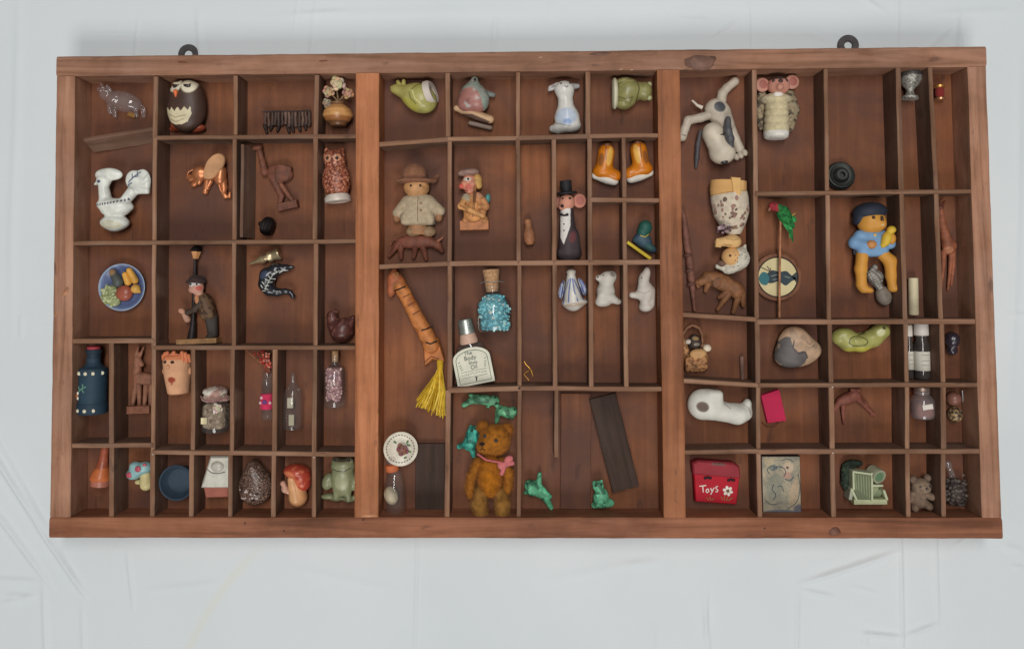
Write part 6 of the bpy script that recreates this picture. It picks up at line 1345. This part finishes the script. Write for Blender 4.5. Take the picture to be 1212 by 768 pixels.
t.box('shelf', 1036, 573, 12, 6, 1.2, 8, 'painted', PL, 0); t.prism('gusset', [(1031, 574), (1040, 574), (1039, 580), (1031, 588)], 5, 14, 'painted', (140, 146, 114), .6)
t.lathe('drum', (1033.5, 558.5, 6), (1038, 563, 20), [(0, 6), (.1, 7.6), (.8, 8.6), (1, 8.2), (1, 6.4), (.93, 5.8), (.93, .5)], 'painted', (158, 158, 132), 32, paint=[('e', 1038, 563, 5.6, 5.6, 0, (100, 128, 96))])
fo = t.sdf('green_bush', [E(1007, 557, 6, 7, 7, 5), E(1004, 570, 6, 5, 12, 5), E(1015, 551, 6, 10, 4.5, 4.5)], 'plant', (46, 56, 46), k=4, rough=.8, rs=.35, paint=[('s', .3, .1, (58, 70, 54), 3., .3)]); t.box('gate', 1006.5, 583, 10, 2, 7, 7.3, 'painted', (170, 170, 150), 12)
t.done()
t = T('small_tan_bear', 'small tan plush bear slumped half behind the divider', 'teddy bear', 1088, 578, 9)
SB = (134, 112, 94)
b1 = t.sdf('body', [E(1085, 586, 11, 9, 10, 9), E(1086, 594, 12, 10, 5, 8)], 'plush', SB, k=3); h1 = t.sdf('head', [E(1088, 574, 13, 10.5, 9, 9), E(1090, 576, 20, 5, 3.6, 3.6)], 'plush', (150, 128, 108), k=3)
for x, y in ((1080, 567), (1096, 565)): t.sdf('ear', [E(x, y, 12, 4.4, 4.6, 3)], 'plush', (120, 100, 86))
for p in ([(1093, 583, 13, 4), (1099, 586, 14, 4.4)], [(1079, 583, 13, 4), (1076, 590, 13, 4)]): t.sdf('arm', path(p), 'plush', SB)
for p in ([(1090, 592, 13, 4.6), (1096, 597, 14, 4.4)], [(1082, 593, 13, 4.6), (1080, 599, 14, 4.2)]): t.sdf('leg', path(p), 'plush', SB)
for x in (1083.5, 1094): t.ball('eye', x, 572.5, 1.3, 'lacquer', (46, 36, 32))
t.ball('nose', 1089.5, 574.5, 1.6, 'lacquer', (70, 50, 44)); fuzz(t, h1, 600, .0012, .00008, SB); fuzz(t, b1, 500, .0012, .00008, SB)
t.done()
t = T('dark_pine_cone', 'dark brown fir cone with a glassy cap deep in shadow', 'cone', 1131, 577, 10)
co = t.sdf('core', [E(1131, 582, 12, 11, 16, 9)], 'carved', (60, 50, 46))
for r in range(6):
    for i in range(7): g = (i + .5 * (r % 2)) / 7 * math.pi; w = 11.5 * math.sqrt(max(.1, 1 - ((r - 2.3) / 3.6) ** 2)); t.ball('scale', 1131 - w * math.cos(g) + random.uniform(-1.5, 1.5), 569 + r * 5 + random.uniform(-2, 2), random.uniform(2.4, 4), 'carved', random.choice([(84, 72, 66), (66, 56, 52), (98, 86, 78)]), co, z=12 + 9 * math.sin(g) * w / 11.5, sq=.6, ry=random.uniform(1.6, 2.6), rot=random.uniform(-40, 40), seg=7)
t.sdf('glass_cap', [E(1124, 551, 12, 4.4, 5, 4), C(1126, 556, 12, 3, 1128, 564, 12, 4)], 'crystal', (200, 200, 200)); t.ball('glint_bead', 1141, 563, 1.6, 'crystal', (220, 220, 220), z=12); t.ball('glint_bead', 1143, 587, 1.4, 'crystal', (220, 220, 220), z=10)
t.done()
# ================================================================== loose strips, hangers, marks on the timber
def strip_thing(label, a, b, w, z0, z1, mat, zed=None, roll=0):
    """a loose strip lying in the tray; a and b are pixels of its centre line at height z1"""
    A = at(*a, z1); Bq = at(*b, z1)
    o = slat('loose_strip', a, b, w, z0, z1, mat, zed=zed, roll=roll, parent=HOLD)
    o.parent = None
    return tag(o, label, 'wood strip', 'loose strips lying in the tray')
HOLD = bpy.data.objects.new('holder', None)
strip_thing('slanted loose strip under the glass pig', (100, 165), (181, 151), .0036, ZF + .0004, ZF + .0190, 'loose_wood', roll=math.radians(-24), zed=(.001, -.003))
strip_thing('loose strip leaning beside the carved wooden bird', (286.5, 171), (285, 281), .0030, ZF + .0004, ZF + .0215, 'loose_wood', roll=math.radians(9))
strip_thing('short dark strip lying flat beside the sand bottle', (509, 525), (509, 604), .0265, ZF + .0003, ZF + .0040, 'plank_wood')
strip_thing('brown strip lying flat between the two bright green frogs', (682, 466), (681, 602), .0270, ZF + .0003, ZF + .0036, 'panel_wood')
strip_thing('dark strip fallen askew above the sitting green frog', (713, 469), (741, 579), .0240, ZF + .0042, ZF + .0078, 'plank_wood')
bpy.data.objects.remove(HOLD)
# hangers on the back
for px, py, lab in ((221, 63.5, 'patterned dark metal hanger ring behind the owl end of the rail'), (1006, 52.5, 'plain black metal hanger ring at the goblet end of the rail')):
    o = at(px, py, .006); s = (CL.z - .006) / FOC
    n = 40; V, F = [], []
    for r, z in ((12.6, .0044), (12.6, .0056), (12.0, .006), (5.4, .006), (4.8, .0056), (4.8, .0044)):
        for i in range(n):
            g = math.tau * i / n; V.append((r * s * math.cos(g), r * s * math.sin(g), z - .0044))
    for j in range(6):
        for i in range(n): F.append((j * n + i, j * n + (i + 1) % n, ((j + 1) % 6) * n + (i + 1) % n, ((j + 1) % 6) * n + i))
    hg = link('hanger_ring', mesh_from(V, F, L((78, 74, 74)), 35), 'iron', tray); hg['label'] = lab
    hg.matrix_parent_inverse = Matrix.Translation(-Vector(tray.location)); hg.matrix_basis = Matrix.Translation((o.x, o.y, .0014))
# dark patch, knots and nail heads
patch('dark_stain', 829, 74, 20, 9, .05, (112, 82, 69), rails['top'], 3)
patch('dark_stain', 710, 64, 13, 1.8, .05, (104, 74, 62), rails['top'], 5)
patch('knot', 988, 629, 7, 4.6, .2, (112, 74, 60), rails['bottom'], 1); patch('knot', 216, 74, 6, 1.3, -.1, (112, 68, 52), rails['top'], 2); patch('knot', 383, 72.5, 5, 1.0, .1, (112, 70, 54), rails['top'], 9)
for x, y in ((336, 628), (290, 619), (430, 615), (905, 625)): patch('nail_hole', x, y, 1.2, .9, 0, (66, 48, 42), rails['bottom'], x)
patch('bare_scratch', 73, 356, 20, 3.2, 1.12, (178, 124, 92), rails['left'], 21); patch('bare_scratch', 436, 610, 10, 1.6, .05, (186, 130, 96), rails['bottom'], 8)
for x, y in ((640, 68), (735, 82), (748, 82.5)): patch('paint_fleck', x, y, 2.6, .8, .1, (170, 130, 110), rails['top'], x)

# panel pins at the joints
for x, y, c in ((985.5, 458, (196, 176, 156)), (986, 536, (196, 176, 156)), (180.5, 537.5, (186, 164, 144)), (371.5, 541, (186, 164, 144)), (614.5, 459.5, (40, 32, 30)), (613.5, 310.8, (150, 112, 92)), (656, 310.6, (150, 112, 92)), (698.5, 310.3, (150, 112, 92)), (1072, 380.5, (140, 104, 88)), (276.5, 286, (140, 108, 92)), (530.5, 311.8, (150, 112, 92))):
    o = at(x, y, ZT - .0010); s = .0009; V = [(0, 0, .00035)] + [(s * math.cos(k * math.tau / 10), s * math.sin(k * math.tau / 10), 0) for k in range(10)] + [(s * math.cos(k * math.tau / 10), s * math.sin(k * math.tau / 10), -.003) for k in range(10)]
    F = [(0, k + 1, (k + 1) % 10 + 1) for k in range(10)] + [(k + 1, k + 11, (k + 1) % 10 + 11, (k + 1) % 10 + 1) for k in range(10)]
    pn = link('panel_pin', mesh_from(V, F, L(c)), 'iron', tray); pn.matrix_parent_inverse = Matrix.Translation(-Vector(tray.location)); pn.matrix_basis = Matrix.Translation(o)
